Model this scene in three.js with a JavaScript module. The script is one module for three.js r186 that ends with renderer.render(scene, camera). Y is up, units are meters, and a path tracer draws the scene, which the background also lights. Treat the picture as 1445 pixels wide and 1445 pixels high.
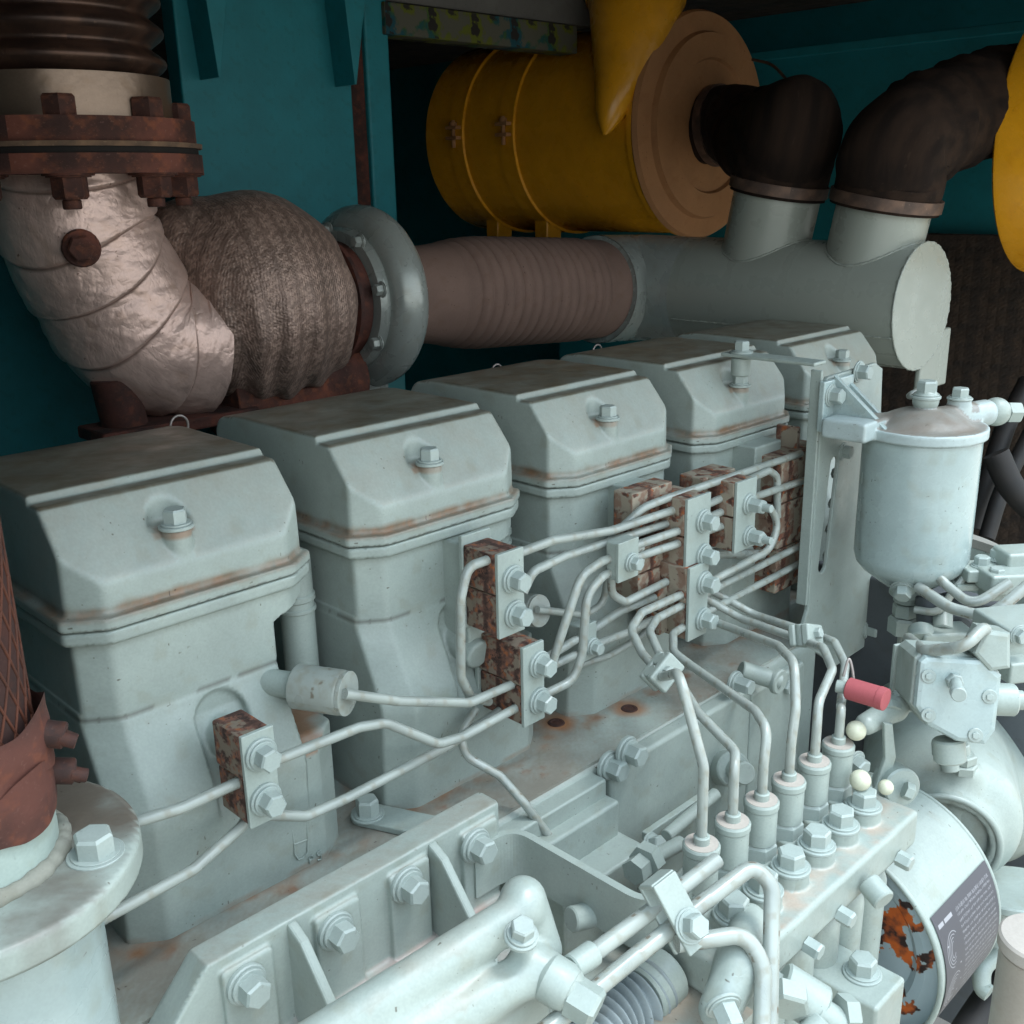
import * as THREE from 'three';
import { RoundedBoxGeometry } from 'three/addons/geometries/RoundedBoxGeometry.js';
import { mergeGeometries } from 'three/addons/utils/BufferGeometryUtils.js';

// ---------------------------------------------------------------- camera, sky, sun, exposure
const scene = new THREE.Scene();
const camera = new THREE.PerspectiveCamera(51.95, 1, 0.02, 60);
camera.position.set(-0.2064, 0.5655, 0.6114);
camera.up.set(0.2216, 0.9549, -0.1974);
camera.lookAt(0.4615, 0.2694, -0.0715);
camera.updateMatrixWorld();

const renderer = new THREE.WebGLRenderer({ antialias: true });
renderer.toneMapping = THREE.LinearToneMapping;
renderer.toneMappingExposure = 1.97;
renderer.shadowMap.enabled = true;

// thin bright cloud: whitish at the horizon, brighter and bluer overhead
const SKW = 64, SKH = 32, skyData = new Float32Array(SKW * SKH * 4);
for (let j = 0; j < SKH; j++) for (let i = 0; i < SKW; i++) {
  const el = Math.sin(((j + 0.5) / SKH - 0.5) * Math.PI), up = Math.max(0, el), b = 0.9 + 1.3 * up, o = (j * SKW + i) * 4;
  skyData[o] = (0.96 - 0.22 * up) * b; skyData[o + 1] = b; skyData[o + 2] = (1.0 + 0.22 * up) * b; skyData[o + 3] = 1;
}
const sky = new THREE.DataTexture(skyData, SKW, SKH, THREE.RGBAFormat, THREE.FloatType);
sky.mapping = THREE.EquirectangularReflectionMapping; sky.magFilter = THREE.LinearFilter; sky.needsUpdate = true;
scene.background = sky; scene.environment = sky;
scene.backgroundIntensity = 1; scene.environmentIntensity = 1;

const sun = new THREE.DirectionalLight(new THREE.Color(1, 0.995, 0.985), 1.2);
sun.position.set(1.5, 5.6, 2.0); sun.target.position.set(0.4, 0.2, 0);
sun.castShadow = true; sun.shadow.radius = 30;
Object.assign(sun.shadow.camera, { left: -2, right: 2, top: 2, bottom: -2, near: 0.5, far: 12 });
sun.shadow.mapSize.set(2048, 2048);
scene.add(sun, sun.target);

// ---------------------------------------------------------------- helpers
const V = (a) => new THREE.Vector3(a[0], a[1], a[2]);
let seed = 7;
const rnd = () => { seed = (seed * 1664525 + 1013904223) >>> 0; return seed / 4294967296; };
const clamp = (x, a, b) => Math.min(b, Math.max(a, x));
const sstep = (a, b, x) => { const t = clamp((x - a) / (b - a), 0, 1); return t * t * (3 - 2 * t); };
const mix = (a, b, t) => a + (b - a) * t;
const mix3 = (a, b, t) => [mix(a[0], b[0], t), mix(a[1], b[1], t), mix(a[2], b[2], t)];
const smax = (a, b, k) => { const h = Math.max(k - Math.abs(a - b), 0) / k; return Math.max(a, b) + h * h * k * 0.25; };
const smin = (a, b, k) => -smax(-a, -b, k);
const hsh = (x, y, z) => { let h = (x * 374761393 + y * 668265263 + z * 2147483647) | 0; h = Math.imul(h ^ (h >>> 13), 1274126177); return ((h ^ (h >>> 16)) >>> 0) / 4294967296; };
function n3(x, y, z, wrap) {                    // value noise, 0..1
  const X = Math.floor(x), Y = Math.floor(y), Z = Math.floor(z), f = (t) => t * t * (3 - 2 * t), u = f(x - X), v = f(y - Y), w = f(z - Z);
  const m = wrap ? (a) => ((a % wrap) + wrap) % wrap : (a) => a, g = (a, b, c) => hsh(m(X + a), m(Y + b), Z + c);
  return mix(mix(mix(g(0, 0, 0), g(1, 0, 0), u), mix(g(0, 1, 0), g(1, 1, 0), u), v), mix(mix(g(0, 0, 1), g(1, 0, 1), u), mix(g(0, 1, 1), g(1, 1, 1), u), v), w);
}
const fbm = (x, y, z, oct = 4, wrap = 0) => { let s = 0, a = 0.5, t = 0, w = wrap; for (let i = 0; i < oct; i++) { s += a * n3(x, y, z + i * 17, w); t += a; a *= 0.5; x *= 2; y *= 2; z *= 2; w *= 2; } return s / t; };

// ---- naming
const used = {};
function numbered(n) { used[n] = (used[n] || 0) + 1; return used[n] === 1 ? n : n + '_' + String(used[n] - 1).padStart(3, '0'); }
function tag(o, label, category, group) { o.userData.label = label; o.userData.category = category; if (group) o.userData.group = group; return o; }
function thing(name, pos, label, category, group) { const g = new THREE.Group(); g.name = numbered(name); g.position.set(...pos); scene.add(g); return tag(g, label, category, group); }
function struct(name, geo, mat) { const m = new THREE.Mesh(geo, mat); m.name = numbered(name); m.userData.kind = 'structure'; m.castShadow = m.receiveShadow = true; scene.add(m); return m; }
function part(parent, name, geo, mat) { const m = new THREE.Mesh(geo, mat); m.name = name; m.castShadow = m.receiveShadow = true; parent.add(m); return m; }
// geometry written in world coordinates, added under a thing that stands at its own base
function wpart(parent, name, geo, mat) { const p = parent.position; geo.translate(-p.x, -p.y, -p.z); return part(parent, name, geo, mat); }
function single(name, geo, mat, label, category, group) {          // a thing that is one mesh; its origin goes to its own base
  geo.computeBoundingBox(); const b = geo.boundingBox, c = b.getCenter(new THREE.Vector3()); c.y = b.min.y;
  geo.translate(-c.x, -c.y, -c.z);
  const m = new THREE.Mesh(geo, mat); m.name = numbered(name); m.position.copy(c); m.castShadow = m.receiveShadow = true; scene.add(m); return tag(m, label, category, group);
}

// ---- geometry
const UVM = 0.25;                                // metres to one repeat of a paint texture
function boxUV(geo, m = UVM) {
  const g = geo.index ? geo.toNonIndexed() : geo, p = g.attributes.position, uv = new Float32Array(p.count * 2), a = new THREE.Vector3(), b = new THREE.Vector3(), c = new THREE.Vector3();
  for (let i = 0; i < p.count; i += 3) {
    a.fromBufferAttribute(p, i); b.fromBufferAttribute(p, i + 1).sub(a); c.fromBufferAttribute(p, i + 2).sub(a); b.cross(c);
    const x = Math.abs(b.x), y = Math.abs(b.y), z = Math.abs(b.z);
    for (let k = i; k < i + 3; k++) {
      const px = p.getX(k), py = p.getY(k), pz = p.getZ(k), q = x > y && x > z ? [pz, py] : y > z ? [px, pz] : [px, py];
      uv[2 * k] = q[0] / m + 0.37; uv[2 * k + 1] = q[1] / m + 0.13;
    }
  }
  g.setAttribute('uv', new THREE.BufferAttribute(uv, 2)); return g;
}
function clean(g) { const h = g.index ? g.toNonIndexed() : g; for (const k of Object.keys(h.attributes)) if (!['position', 'normal', 'uv'].includes(k)) h.deleteAttribute(k); if (!h.attributes.uv) boxUV(h); return h; }
const merge = (list) => mergeGeometries(list.map(clean));
function sdf(f, lo, hi, h, uvm = UVM) {         // surface nets over a distance field, vertices pulled onto the surface
  const n = [0, 1, 2].map((i) => Math.ceil((hi[i] - lo[i]) / h) + 1), [nx, ny, nz] = n, s = new Float32Array(nx * ny * nz);
  const id = (i, j, k) => (k * ny + j) * nx + i;
  for (let k = 0; k < nz; k++) for (let j = 0; j < ny; j++) for (let i = 0; i < nx; i++) s[id(i, j, k)] = f(lo[0] + i * h, lo[1] + j * h, lo[2] + k * h);
  const pos = [], nor = [], at = new Int32Array(nx * ny * nz).fill(-1), tri = [], e = h * 0.35;
  const E = [[0, 1], [0, 2], [0, 4], [1, 3], [1, 5], [2, 3], [2, 6], [3, 7], [4, 5], [4, 6], [5, 7], [6, 7]];
  for (let k = 0; k < nz - 1; k++) for (let j = 0; j < ny - 1; j++) for (let i = 0; i < nx - 1; i++) {
    const v = []; let m = 0;
    for (let c = 0; c < 8; c++) { v[c] = s[id(i + (c & 1), j + ((c >> 1) & 1), k + (c >> 2))]; if (v[c] < 0) m |= 1 << c; }
    if (m === 0 || m === 255) continue;
    let x = 0, y = 0, z = 0, q = 0;
    for (const [a, b] of E) if ((v[a] < 0) !== (v[b] < 0)) { const t = v[a] / (v[a] - v[b]); x += mix(a & 1, b & 1, t); y += mix((a >> 1) & 1, (b >> 1) & 1, t); z += mix(a >> 2, b >> 2, t); q++; }
    let X = lo[0] + (i + x / q) * h, Y = lo[1] + (j + y / q) * h, Z = lo[2] + (k + z / q) * h, gx, gy, gz;
    for (let r = 0; r < 3; r++) {
      gx = f(X + e, Y, Z) - f(X - e, Y, Z); gy = f(X, Y + e, Z) - f(X, Y - e, Z); gz = f(X, Y, Z + e) - f(X, Y, Z - e);
      const l = Math.hypot(gx, gy, gz) || 1; gx /= l; gy /= l; gz /= l;
      if (r < 2) { const d = clamp(f(X, Y, Z), -0.4 * h, 0.4 * h); X -= d * gx; Y -= d * gy; Z -= d * gz; }
    }
    at[id(i, j, k)] = pos.length / 3; pos.push(X, Y, Z); nor.push(gx, gy, gz);
  }
  const quad = (a, b, c, d, flip) => { if (a < 0 || b < 0 || c < 0 || d < 0) return; if (flip) tri.push(a, c, b, a, d, c); else tri.push(a, b, c, a, c, d); };
  for (let k = 1; k < nz - 1; k++) for (let j = 1; j < ny - 1; j++) for (let i = 1; i < nx - 1; i++) {
    const a = s[id(i, j, k)] < 0;
    if (a !== s[id(i + 1, j, k)] < 0) quad(at[id(i, j - 1, k - 1)], at[id(i, j, k - 1)], at[id(i, j, k)], at[id(i, j - 1, k)], !a);
    if (a !== s[id(i, j + 1, k)] < 0) quad(at[id(i - 1, j, k - 1)], at[id(i - 1, j, k)], at[id(i, j, k)], at[id(i, j, k - 1)], !a);
    if (a !== s[id(i, j, k + 1)] < 0) quad(at[id(i - 1, j - 1, k)], at[id(i, j - 1, k)], at[id(i, j, k)], at[id(i - 1, j, k)], !a);
  }
  const g = new THREE.BufferGeometry();
  g.setAttribute('position', new THREE.BufferAttribute(new Float32Array(pos), 3)); g.setAttribute('normal', new THREE.BufferAttribute(new Float32Array(nor), 3)); g.setIndex(tri);
  return boxUV(g, uvm);
}
// distance pieces
const dBox = (x, y, z, c, b, r = 0) => { const qx = Math.abs(x - c[0]) - b[0] + r, qy = Math.abs(y - c[1]) - b[1] + r, qz = Math.abs(z - c[2]) - b[2] + r; return Math.hypot(Math.max(qx, 0), Math.max(qy, 0), Math.max(qz, 0)) + Math.min(Math.max(qx, qy, qz), 0) - r; };
const dCap = (x, y, z, a, b, ra, rb = ra) => { const bx = b[0] - a[0], by = b[1] - a[1], bz = b[2] - a[2], px = x - a[0], py = y - a[1], pz = z - a[2], t = clamp((px * bx + py * by + pz * bz) / (bx * bx + by * by + bz * bz), 0, 1); return Math.hypot(px - t * bx, py - t * by, pz - t * bz) - mix(ra, rb, t); };
const dCyl = (x, y, z, a, b, r, k = 0.002) => {  // flat-ended cylinder from a to b with softened rims
  const bx = b[0] - a[0], by = b[1] - a[1], bz = b[2] - a[2], L = Math.hypot(bx, by, bz), px = x - a[0], py = y - a[1], pz = z - a[2], t = (px * bx + py * by + pz * bz) / L;
  const d = Math.sqrt(Math.max(px * px + py * py + pz * pz - t * t, 0)) - r; return smax(d, Math.abs(t - L / 2) - L / 2, k);
};
function paintVerts(g, fn) {                     // vertex colours from a point and its normal
  const p = g.attributes.position, n = g.attributes.normal, c = new Float32Array(p.count * 3), seen = new Map();      // shared corners are worked out once
  for (let i = 0; i < p.count; i++) {
    const x = p.getX(i), y = p.getY(i), z = p.getZ(i), ny = n.getY(i), key = ((Math.round(x * 2e4) + 65536) * 131072 + Math.round(y * 2e4) + 65536) * 131072 * 0.5 + Math.round(z * 2e4) * 4 + Math.round(ny * 1.5);
    let v = seen.get(key); if (!v) { v = fn(x, y, z, n.getX(i), ny, n.getZ(i)); seen.set(key, v); }
    c.set(v, i * 3);
  }
  g.setAttribute('color', new THREE.BufferAttribute(c, 3)); return g;
}
const rbox = (w, h, d, r = 0.0015, seg = 2) => boxUV(new RoundedBoxGeometry(w, h, d, seg, r));
function boxAt(lo, hi, r = 0.0015) { const g = rbox(hi[0] - lo[0], hi[1] - lo[1], hi[2] - lo[2], r); g.translate((lo[0] + hi[0]) / 2, (lo[1] + hi[1]) / 2, (lo[2] + hi[2]) / 2); return boxUV(g); }
function aim(g, pos, dir, spin = 0) {            // +Y of a geometry to a direction
  if (spin) g.rotateY(spin);
  g.applyQuaternion(new THREE.Quaternion().setFromUnitVectors(new THREE.Vector3(0, 1, 0), V(dir).normalize())); g.translate(...pos); return g;
}
function lathe(prof, seg = 40, crease = 0.5) {   // profile [r, y] ...; corners sharper than crease stay hard
  const pts = [];
  prof.forEach((q, i) => {
    pts.push(q);
    if (i > 0 && i < prof.length - 1) { const a = Math.atan2(q[1] - prof[i - 1][1], q[0] - prof[i - 1][0]), b = Math.atan2(prof[i + 1][1] - q[1], prof[i + 1][0] - q[0]); let d = Math.abs(a - b); if (d > Math.PI) d = 2 * Math.PI - d; if (d > crease) pts.push(null); }
  });
  const runs = [[]];
  pts.forEach((q, i) => { if (q === null) { const l = runs[runs.length - 1]; runs.push([l[l.length - 1]]); } else runs[runs.length - 1].push(q); });
  return boxUV(merge(runs.filter((r) => r.length > 1).map((r) => new THREE.LatheGeometry(r.map((q) => new THREE.Vector2(Math.max(q[0], 1e-5), q[1])), seg))));
}
function rod(a, b, r, prof, seg = 32) {          // lathe from a to b; prof in [radius factor, 0..1], default a cylinder with softened rims
  const L = V(b).distanceTo(V(a)), c = Math.min(r * 0.12, L * 0.2, 0.0015);
  const g = lathe(prof ? prof.map(([q, t]) => [q * r, t * L]) : [[0, 0], [r - c, 0], [r, c], [r, L - c], [r - c, L], [0, L]], seg);
  return aim(g, a, V(b).sub(V(a)).toArray());
}
function fillet(pts, br) {                       // straight legs joined by bends
  const P = pts.map(V), out = [P[0]];
  for (let i = 1; i < P.length - 1; i++) {
    const u = P[i - 1].clone().sub(P[i]), w = P[i + 1].clone().sub(P[i]), lu = u.length(), lw = w.length(); u.normalize(); w.normalize();
    const th = Math.acos(clamp(-u.dot(w), -1, 1)), t = Math.min(br * Math.tan(th / 2) + 1e-4, lu * 0.49, lw * 0.49), A = P[i].clone().addScaledVector(u, t), B = P[i].clone().addScaledVector(w, t), n = Math.max(2, Math.ceil(th / 0.16));
    for (let k = 0; k <= n; k++) { const s = k / n; out.push(A.clone().multiplyScalar((1 - s) ** 2).addScaledVector(P[i], 2 * s * (1 - s)).addScaledVector(B, s * s)); }
  }
  out.push(P[P.length - 1]); return out;
}
function sweep(pts, rf, radial = 12, caps = true, cf = null) {   // circle of radius rf(s, phi, length) carried along points
  const n = pts.length, T = pts.map((p, i) => pts[Math.min(i + 1, n - 1)].clone().sub(pts[Math.max(i - 1, 0)]).normalize());
  let N = new THREE.Vector3(0, 1, 0); if (Math.abs(T[0].y) > 0.9) N.set(1, 0, 0); N.addScaledVector(T[0], -N.dot(T[0])).normalize();
  const pos = [], uv = [], idx = [], col = []; let L = 0; const len = [0]; for (let i = 1; i < n; i++) len.push(L += pts[i].distanceTo(pts[i - 1]));
  const B = new THREE.Vector3(), q = new THREE.Vector3();
  for (let i = 0; i < n; i++) {
    N.addScaledVector(T[i], -N.dot(T[i])).normalize(); B.crossVectors(T[i], N);
    for (let j = 0; j <= radial; j++) { const a = (j / radial) * Math.PI * 2, r = rf(len[i] / L, a, len[i]); q.copy(pts[i]).addScaledVector(N, Math.cos(a) * r).addScaledVector(B, Math.sin(a) * r); pos.push(q.x, q.y, q.z); uv.push(len[i] / UVM, (j / radial) * ((2 * Math.PI * rf(0.5, 0, L / 2)) / UVM)); if (cf) col.push(...cf(len[i] / L, a)); }
  }
  const w = radial + 1;
  for (let i = 0; i < n - 1; i++) for (let j = 0; j < radial; j++) { const a = i * w + j; idx.push(a, a + w, a + 1, a + 1, a + w, a + w + 1); }
  const g = new THREE.BufferGeometry(); g.setAttribute('position', new THREE.Float32BufferAttribute(pos, 3)); g.setAttribute('uv', new THREE.Float32BufferAttribute(uv, 2)); g.setIndex(idx); g.computeVertexNormals(); if (cf) g.setAttribute('color', new THREE.Float32BufferAttribute(col, 3));
  const nn = g.attributes.normal; for (let i = 0; i < n; i++) { const a = i * w, b = a + radial, x = nn.getX(a) + nn.getX(b), y = nn.getY(a) + nn.getY(b), z = nn.getZ(a) + nn.getZ(b), l = Math.hypot(x, y, z); for (const k of [a, b]) nn.setXYZ(k, x / l, y / l, z / l); }
  if (!caps) return g.toNonIndexed();
  const cap = (i, s) => { const c = new THREE.CircleGeometry(rf(i ? 1 : 0, 0, len[i]) * 0.99, radial); c.applyQuaternion(new THREE.Quaternion().setFromUnitVectors(new THREE.Vector3(0, 0, 1), T[i].clone().multiplyScalar(s))); c.translate(pts[i].x, pts[i].y, pts[i].z); return c; };
  return merge([g, cap(0, -1), cap(n - 1, 1)]);
}
const curve = (pts, n, ten = 0.5) => new THREE.CatmullRomCurve3(pts.map(V), false, 'catmullrom', ten).getPoints(n);
function extrude(pts, depth, bevel = 0.0012, holes = []) {       // outline in x, y, thickness along +z
  const s = new THREE.Shape(pts.map((q) => new THREE.Vector2(q[0], q[1]))); for (const h of holes) s.holes.push(new THREE.Path(h.map((q) => new THREE.Vector2(q[0], q[1]))));
  return boxUV(new THREE.ExtrudeGeometry(s, { depth: depth - 2 * bevel, bevelEnabled: bevel > 0, bevelSize: bevel, bevelThickness: bevel, bevelOffset: -bevel, bevelSegments: 2, curveSegments: 10 }).translate(0, 0, bevel));
}
const ring2 = (cx, cy, r, n = 20, a0 = 0, a1 = Math.PI * 2) => Array.from({ length: n + 1 }, (_, i) => [cx + r * Math.cos(mix(a0, a1, i / n)), cy + r * Math.sin(mix(a0, a1, i / n))]);

// ---------------------------------------------------------------- textures: grain, wear and weave only
function tex(n, fn, srgb) {
  const d = new Uint8Array(n * n * 4);
  for (let j = 0; j < n; j++) for (let i = 0; i < n; i++) { const c = fn(i / n, j / n), o = (j * n + i) * 4; d[o] = clamp(c[0], 0, 1) * 255; d[o + 1] = clamp(c[1], 0, 1) * 255; d[o + 2] = clamp(c[2], 0, 1) * 255; d[o + 3] = 255; }
  const t = new THREE.DataTexture(d, n, n, THREE.RGBAFormat); t.wrapS = t.wrapT = THREE.RepeatWrapping; t.magFilter = THREE.LinearFilter; t.minFilter = THREE.LinearMipmapLinearFilter; if (srgb) t.colorSpace = THREE.SRGBColorSpace; t.needsUpdate = true; return t;
}
const grey = (v) => [v, v, v];
// one tiling fractal field (base 4 cells), one ridged and one fine speckle field, read at whole multiples so that everything tiles
const NF = 512, field = (fn) => { const d = new Float32Array(NF * NF); for (let j = 0; j < NF; j++) for (let i = 0; i < NF; i++) d[j * NF + i] = fn(i / NF, j / NF); return d; };
const fA = field((u, v) => fbm(u * 4, v * 4, 1, 6, 4)), fW = field((u, v) => n3(u * 128, v * 128, 5, 128));
const look = (F, u, v) => { u = (u - Math.floor(u)) * NF; v = (v - Math.floor(v)) * NF; const i = Math.floor(u) % NF, j = Math.floor(v) % NF, k = (i + 1) % NF, l = (j + 1) % NF, x = u - Math.floor(u), y = v - Math.floor(v); return mix(mix(F[j * NF + i], F[j * NF + k], x), mix(F[l * NF + i], F[l * NF + k], x), y); };
const N = (u, v, f, s = 0) => look(fA, u * f / 4 + s * 0.1731, v * f / 4 + s * 0.3917);     // f: 4, 8, 12, 16 ...
const W = (u, v, f, s = 0) => look(fW, u * f + s * 0.217, v * f + s * 0.631);              // f: 1, 2, 3 ... times 128 cells
// old machine paint: slight mottling, fine specks, a few brown smears
const tPaint = tex(768, (u, v) => {
  const m = N(u, v, 8, 1), f = W(u, v, 2, 2), s = N(u, v, 16, 3), sp = W(u, v, 1, 4);
  let c = grey(0.93 + (m - 0.5) * 0.12 + (f - 0.5) * 0.04);
  c = mix3(c, [0.8, 0.74, 0.66], sstep(0.6, 0.82, s) * 0.2);
  return mix3(c, [0.34, 0.27, 0.22], sstep(0.93, 0.97, sp) * 0.6 * sstep(0.45, 0.62, m));
}, true);
const tPipe = tex(512, (u, v) => { const m = N(u, v, 16, 51), s = N(u, v, 40, 52); let c = grey(0.92 + (m - 0.5) * 0.16); c = mix3(c, [0.75, 0.67, 0.58], sstep(0.5, 0.85, s) * 0.35); return mix3(c, [0.5, 0.36, 0.27], sstep(0.76, 0.82, N(u, v, 24, 53)) * 0.5); }, true);
const tPaintB = tex(512, (u, v) => grey(0.5 + 0.5 * (N(u, v, 40, 5) - 0.5) + 0.3 * (N(u, v, 8, 6) - 0.5)));
const tRough = tex(256, (u, v) => [0, 0.42 + 0.6 * (N(u, v, 12, 7) - 0.35), 0]);
const tRust = tex(768, (u, v) => {
  const a = N(u, v, 8, 8), b = N(u, v, 32, 9), c = W(u, v, 2, 10);
  let k = mix3([0.26, 0.15, 0.12], [0.42, 0.24, 0.19], sstep(0.3, 0.7, a)); k = mix3(k, [0.58, 0.32, 0.19], sstep(0.56, 0.76, b) * 0.4); k = mix3(k, [0.15, 0.09, 0.08], sstep(0.58, 0.8, 1 - a) * 0.45);
  return mix3(k, [0.62, 0.5, 0.45], c > 0.88 ? 0.25 : 0);
}, true);
const tRustB = tex(512, (u, v) => grey(0.35 * N(u, v, 64, 11) + 0.65 * N(u, v, 16, 12)));
// paint flaking off rust: sharp-edged islands
const peelH = (u, v) => N(u, v, 12, 13) + 0.3 * (N(u, v, 40, 14) - 0.5);
const tPeel = tex(768, (u, v) => {
  const e = peelH(u, v), p = sstep(0.39, 0.52, e), r = N(u, v, 24, 15);
  let rust = mix3([0.26, 0.165, 0.13], [0.46, 0.30, 0.24], sstep(0.3, 0.68, r)); rust = mix3(rust, [0.66, 0.34, 0.14], sstep(0.62, 0.76, r) * 0.7);
  const paint = mix3([0.55, 0.51, 0.45], [0.48, 0.385, 0.325], sstep(0.45, 0.65, N(u, v, 12, 16)));
  return mix3(mix3(rust, paint, p), [0.14, 0.09, 0.07], Math.abs(e - 0.47) < 0.005 ? 0.5 : 0);
}, true);
const tPeelB = tex(512, (u, v) => grey(0.55 * sstep(0.49, 0.505, peelH(u, v)) + 0.3 * N(u, v, 40, 17)));
const tFoilB = tex(768, (u, v) => { const w = N(u, v, 4, 18) * 0.12, r = 1 - Math.abs(2.6 * (N(u + w, v, 12, 19) - 0.5)), s = 1 - Math.abs(2.6 * (N(u, v + w, 36, 20) - 0.5)); return grey(0.6 * Math.max(0, r) ** 3 + 0.33 * Math.max(0, s) ** 3 + 0.06 * W(u, v, 2, 1)); });
const weave = (u, v) => 0.5 + 0.3 * Math.sin(u * Math.PI * 2 * 70) + 0.2 * Math.sin(v * Math.PI * 2 * 55) * Math.sin(u * Math.PI * 70);
const tClothB = tex(768, (u, v) => grey(0.22 * weave(u + 0.02 * N(u, v, 20, 21), v + 0.02 * N(u, v, 12, 5)) + 0.5 * N(u, v, 16, 22) + 0.28 * W(u, v, 1, 3)));
const tCloth = tex(768, (u, v) => {
  const w = weave(u, v), d = N(u, v, 8, 23), g = sstep(0.42, 0.72, N(u, v, 48, 24));
  return mix3(mix3([0.40, 0.335, 0.30], [0.55, 0.455, 0.41], d * 0.96 + w * 0.04), [0.88, 0.76, 0.69], g * (0.2 + 0.25 * w));
}, true);
const tRubber = tex(512, (u, v) => mix3(mix3([0.55, 0.5, 0.48], [0.8, 0.7, 0.63], sstep(0.2, 0.8, N(u, v, 16, 25))), [1, 0.92, 0.85], W(u, v, 1, 26) > 0.92 ? 0.5 : 0), true);
const tTeal = tex(512, (u, v) => { let c = grey(0.88 + (N(u, v, 8, 27) - 0.5) * 0.12); c = mix3(c, [0.62, 0.55, 0.5], sstep(0.62, 0.8, N(u, v, 24, 28)) * 0.12); return mix3(c, [0.5, 0.5, 0.5], W(u, v, 2, 29) > 0.93 ? 0.4 : 0); }, true);

const M = (o) => { const m = new THREE.MeshPhysicalMaterial(o); return m; };
const PAINT = [0.322, 0.372, 0.34];
const rgb = (c) => new THREE.Color().setRGB(...c);
const mPaint = M({ color: rgb(PAINT), map: tPaint, bumpMap: tPaintB, bumpScale: 0.0005, roughness: 0.9, roughnessMap: tRough, clearcoat: 0.28, clearcoatRoughness: 0.34 });
const mPaintV = M({ color: 0xffffff, vertexColors: true, map: tPaint, bumpMap: tPaintB, bumpScale: 0.0006, roughness: 0.95, roughnessMap: tRough, clearcoat: 0.28, clearcoatRoughness: 0.34 });
const mGloss = M({ color: rgb([0.36, 0.44, 0.43]), map: tPaint, bumpMap: tPaintB, bumpScale: 0.0001, roughness: 0.5, roughnessMap: tRough, clearcoat: 0.5, clearcoatRoughness: 0.22 });
const mPipe = M({ color: rgb([0.325, 0.355, 0.325]), map: tPipe, bumpMap: tPaintB, bumpScale: 0.0002, roughness: 0.62, roughnessMap: tRough, clearcoat: 0.35, clearcoatRoughness: 0.3 });
const mBolt = M({ color: rgb([0.345, 0.40, 0.375]), map: tPaint, bumpMap: tPaintB, bumpScale: 0.0003, roughness: 0.7, roughnessMap: tRough, clearcoat: 0.3, clearcoatRoughness: 0.35 });
const mRust = M({ color: 0xffffff, map: tRust, bumpMap: tRustB, bumpScale: 0.0012, roughness: 0.88 });
const mRustDark = M({ color: rgb([0.5, 0.42, 0.4]), map: tRust, bumpMap: tRustB, bumpScale: 0.001, roughness: 0.85 });
const mPeel = M({ color: 0xffffff, map: tPeel, bumpMap: tPeelB, bumpScale: 0.0008, roughness: 0.8 });
const mDusty = M({ color: rgb([0.30, 0.29, 0.26]), map: tPaint, bumpMap: tRustB, bumpScale: 0.0004, roughness: 0.92 });
const mFoil = M({ color: rgb([1, 1, 1]), vertexColors: true, map: tPaint, metalness: 0.45, roughness: 0.42, bumpMap: tFoilB, bumpScale: 0.00055 });
const mCloth = M({ color: 0xffffff, map: tCloth, bumpMap: tClothB, bumpScale: 0.0018, roughness: 0.5, metalness: 0.3, sheen: 0.3, sheenColor: rgb([0.6, 0.5, 0.45]), sheenRoughness: 0.5 });
const mTurbo = M({ color: rgb([0.33, 0.36, 0.335]), map: tPaint, bumpMap: tPaintB, bumpScale: 0.0004, roughness: 0.55, roughnessMap: tRough, metalness: 0.25 });
const mHose = M({ color: rgb([0.185, 0.115, 0.09]), map: tPaint, bumpMap: tRustB, bumpScale: 0.0005, roughness: 0.85 });
const mRubber = M({ color: rgb([0.042, 0.033, 0.028]), map: tRubber, bumpMap: tRustB, bumpScale: 0.0009, roughness: 0.95, specularIntensity: 0.35 });
const mSteel = M({ color: rgb([0.35, 0.31, 0.29]), map: tPaint, roughness: 0.5, metalness: 0.6, bumpMap: tPaintB, bumpScale: 0.0002 });
const mYellow = M({ color: rgb([0.78, 0.345, 0.012]), map: tPaint, bumpMap: tPaintB, bumpScale: 0.0003, roughness: 0.55, roughnessMap: tRough, clearcoat: 0.2, clearcoatRoughness: 0.4 });
const mYellowDust = M({ color: rgb([0.38, 0.175, 0.068]), map: tPaint, bumpMap: tPaintB, bumpScale: 0.0004, roughness: 0.75 });
const mTeal = M({ color: rgb([0.008, 0.225, 0.262]), map: tTeal, bumpMap: tPaintB, bumpScale: 0.0004, roughness: 0.6 });
const mBlack = M({ color: rgb([0.018, 0.018, 0.02]), roughness: 0.7, map: tRubber });
const mRed = M({ color: rgb([0.36, 0.075, 0.085]), map: tPaint, roughness: 0.65 });
const mIvory = M({ color: rgb([0.55, 0.55, 0.42]), map: tPaint, roughness: 0.45 });

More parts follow.
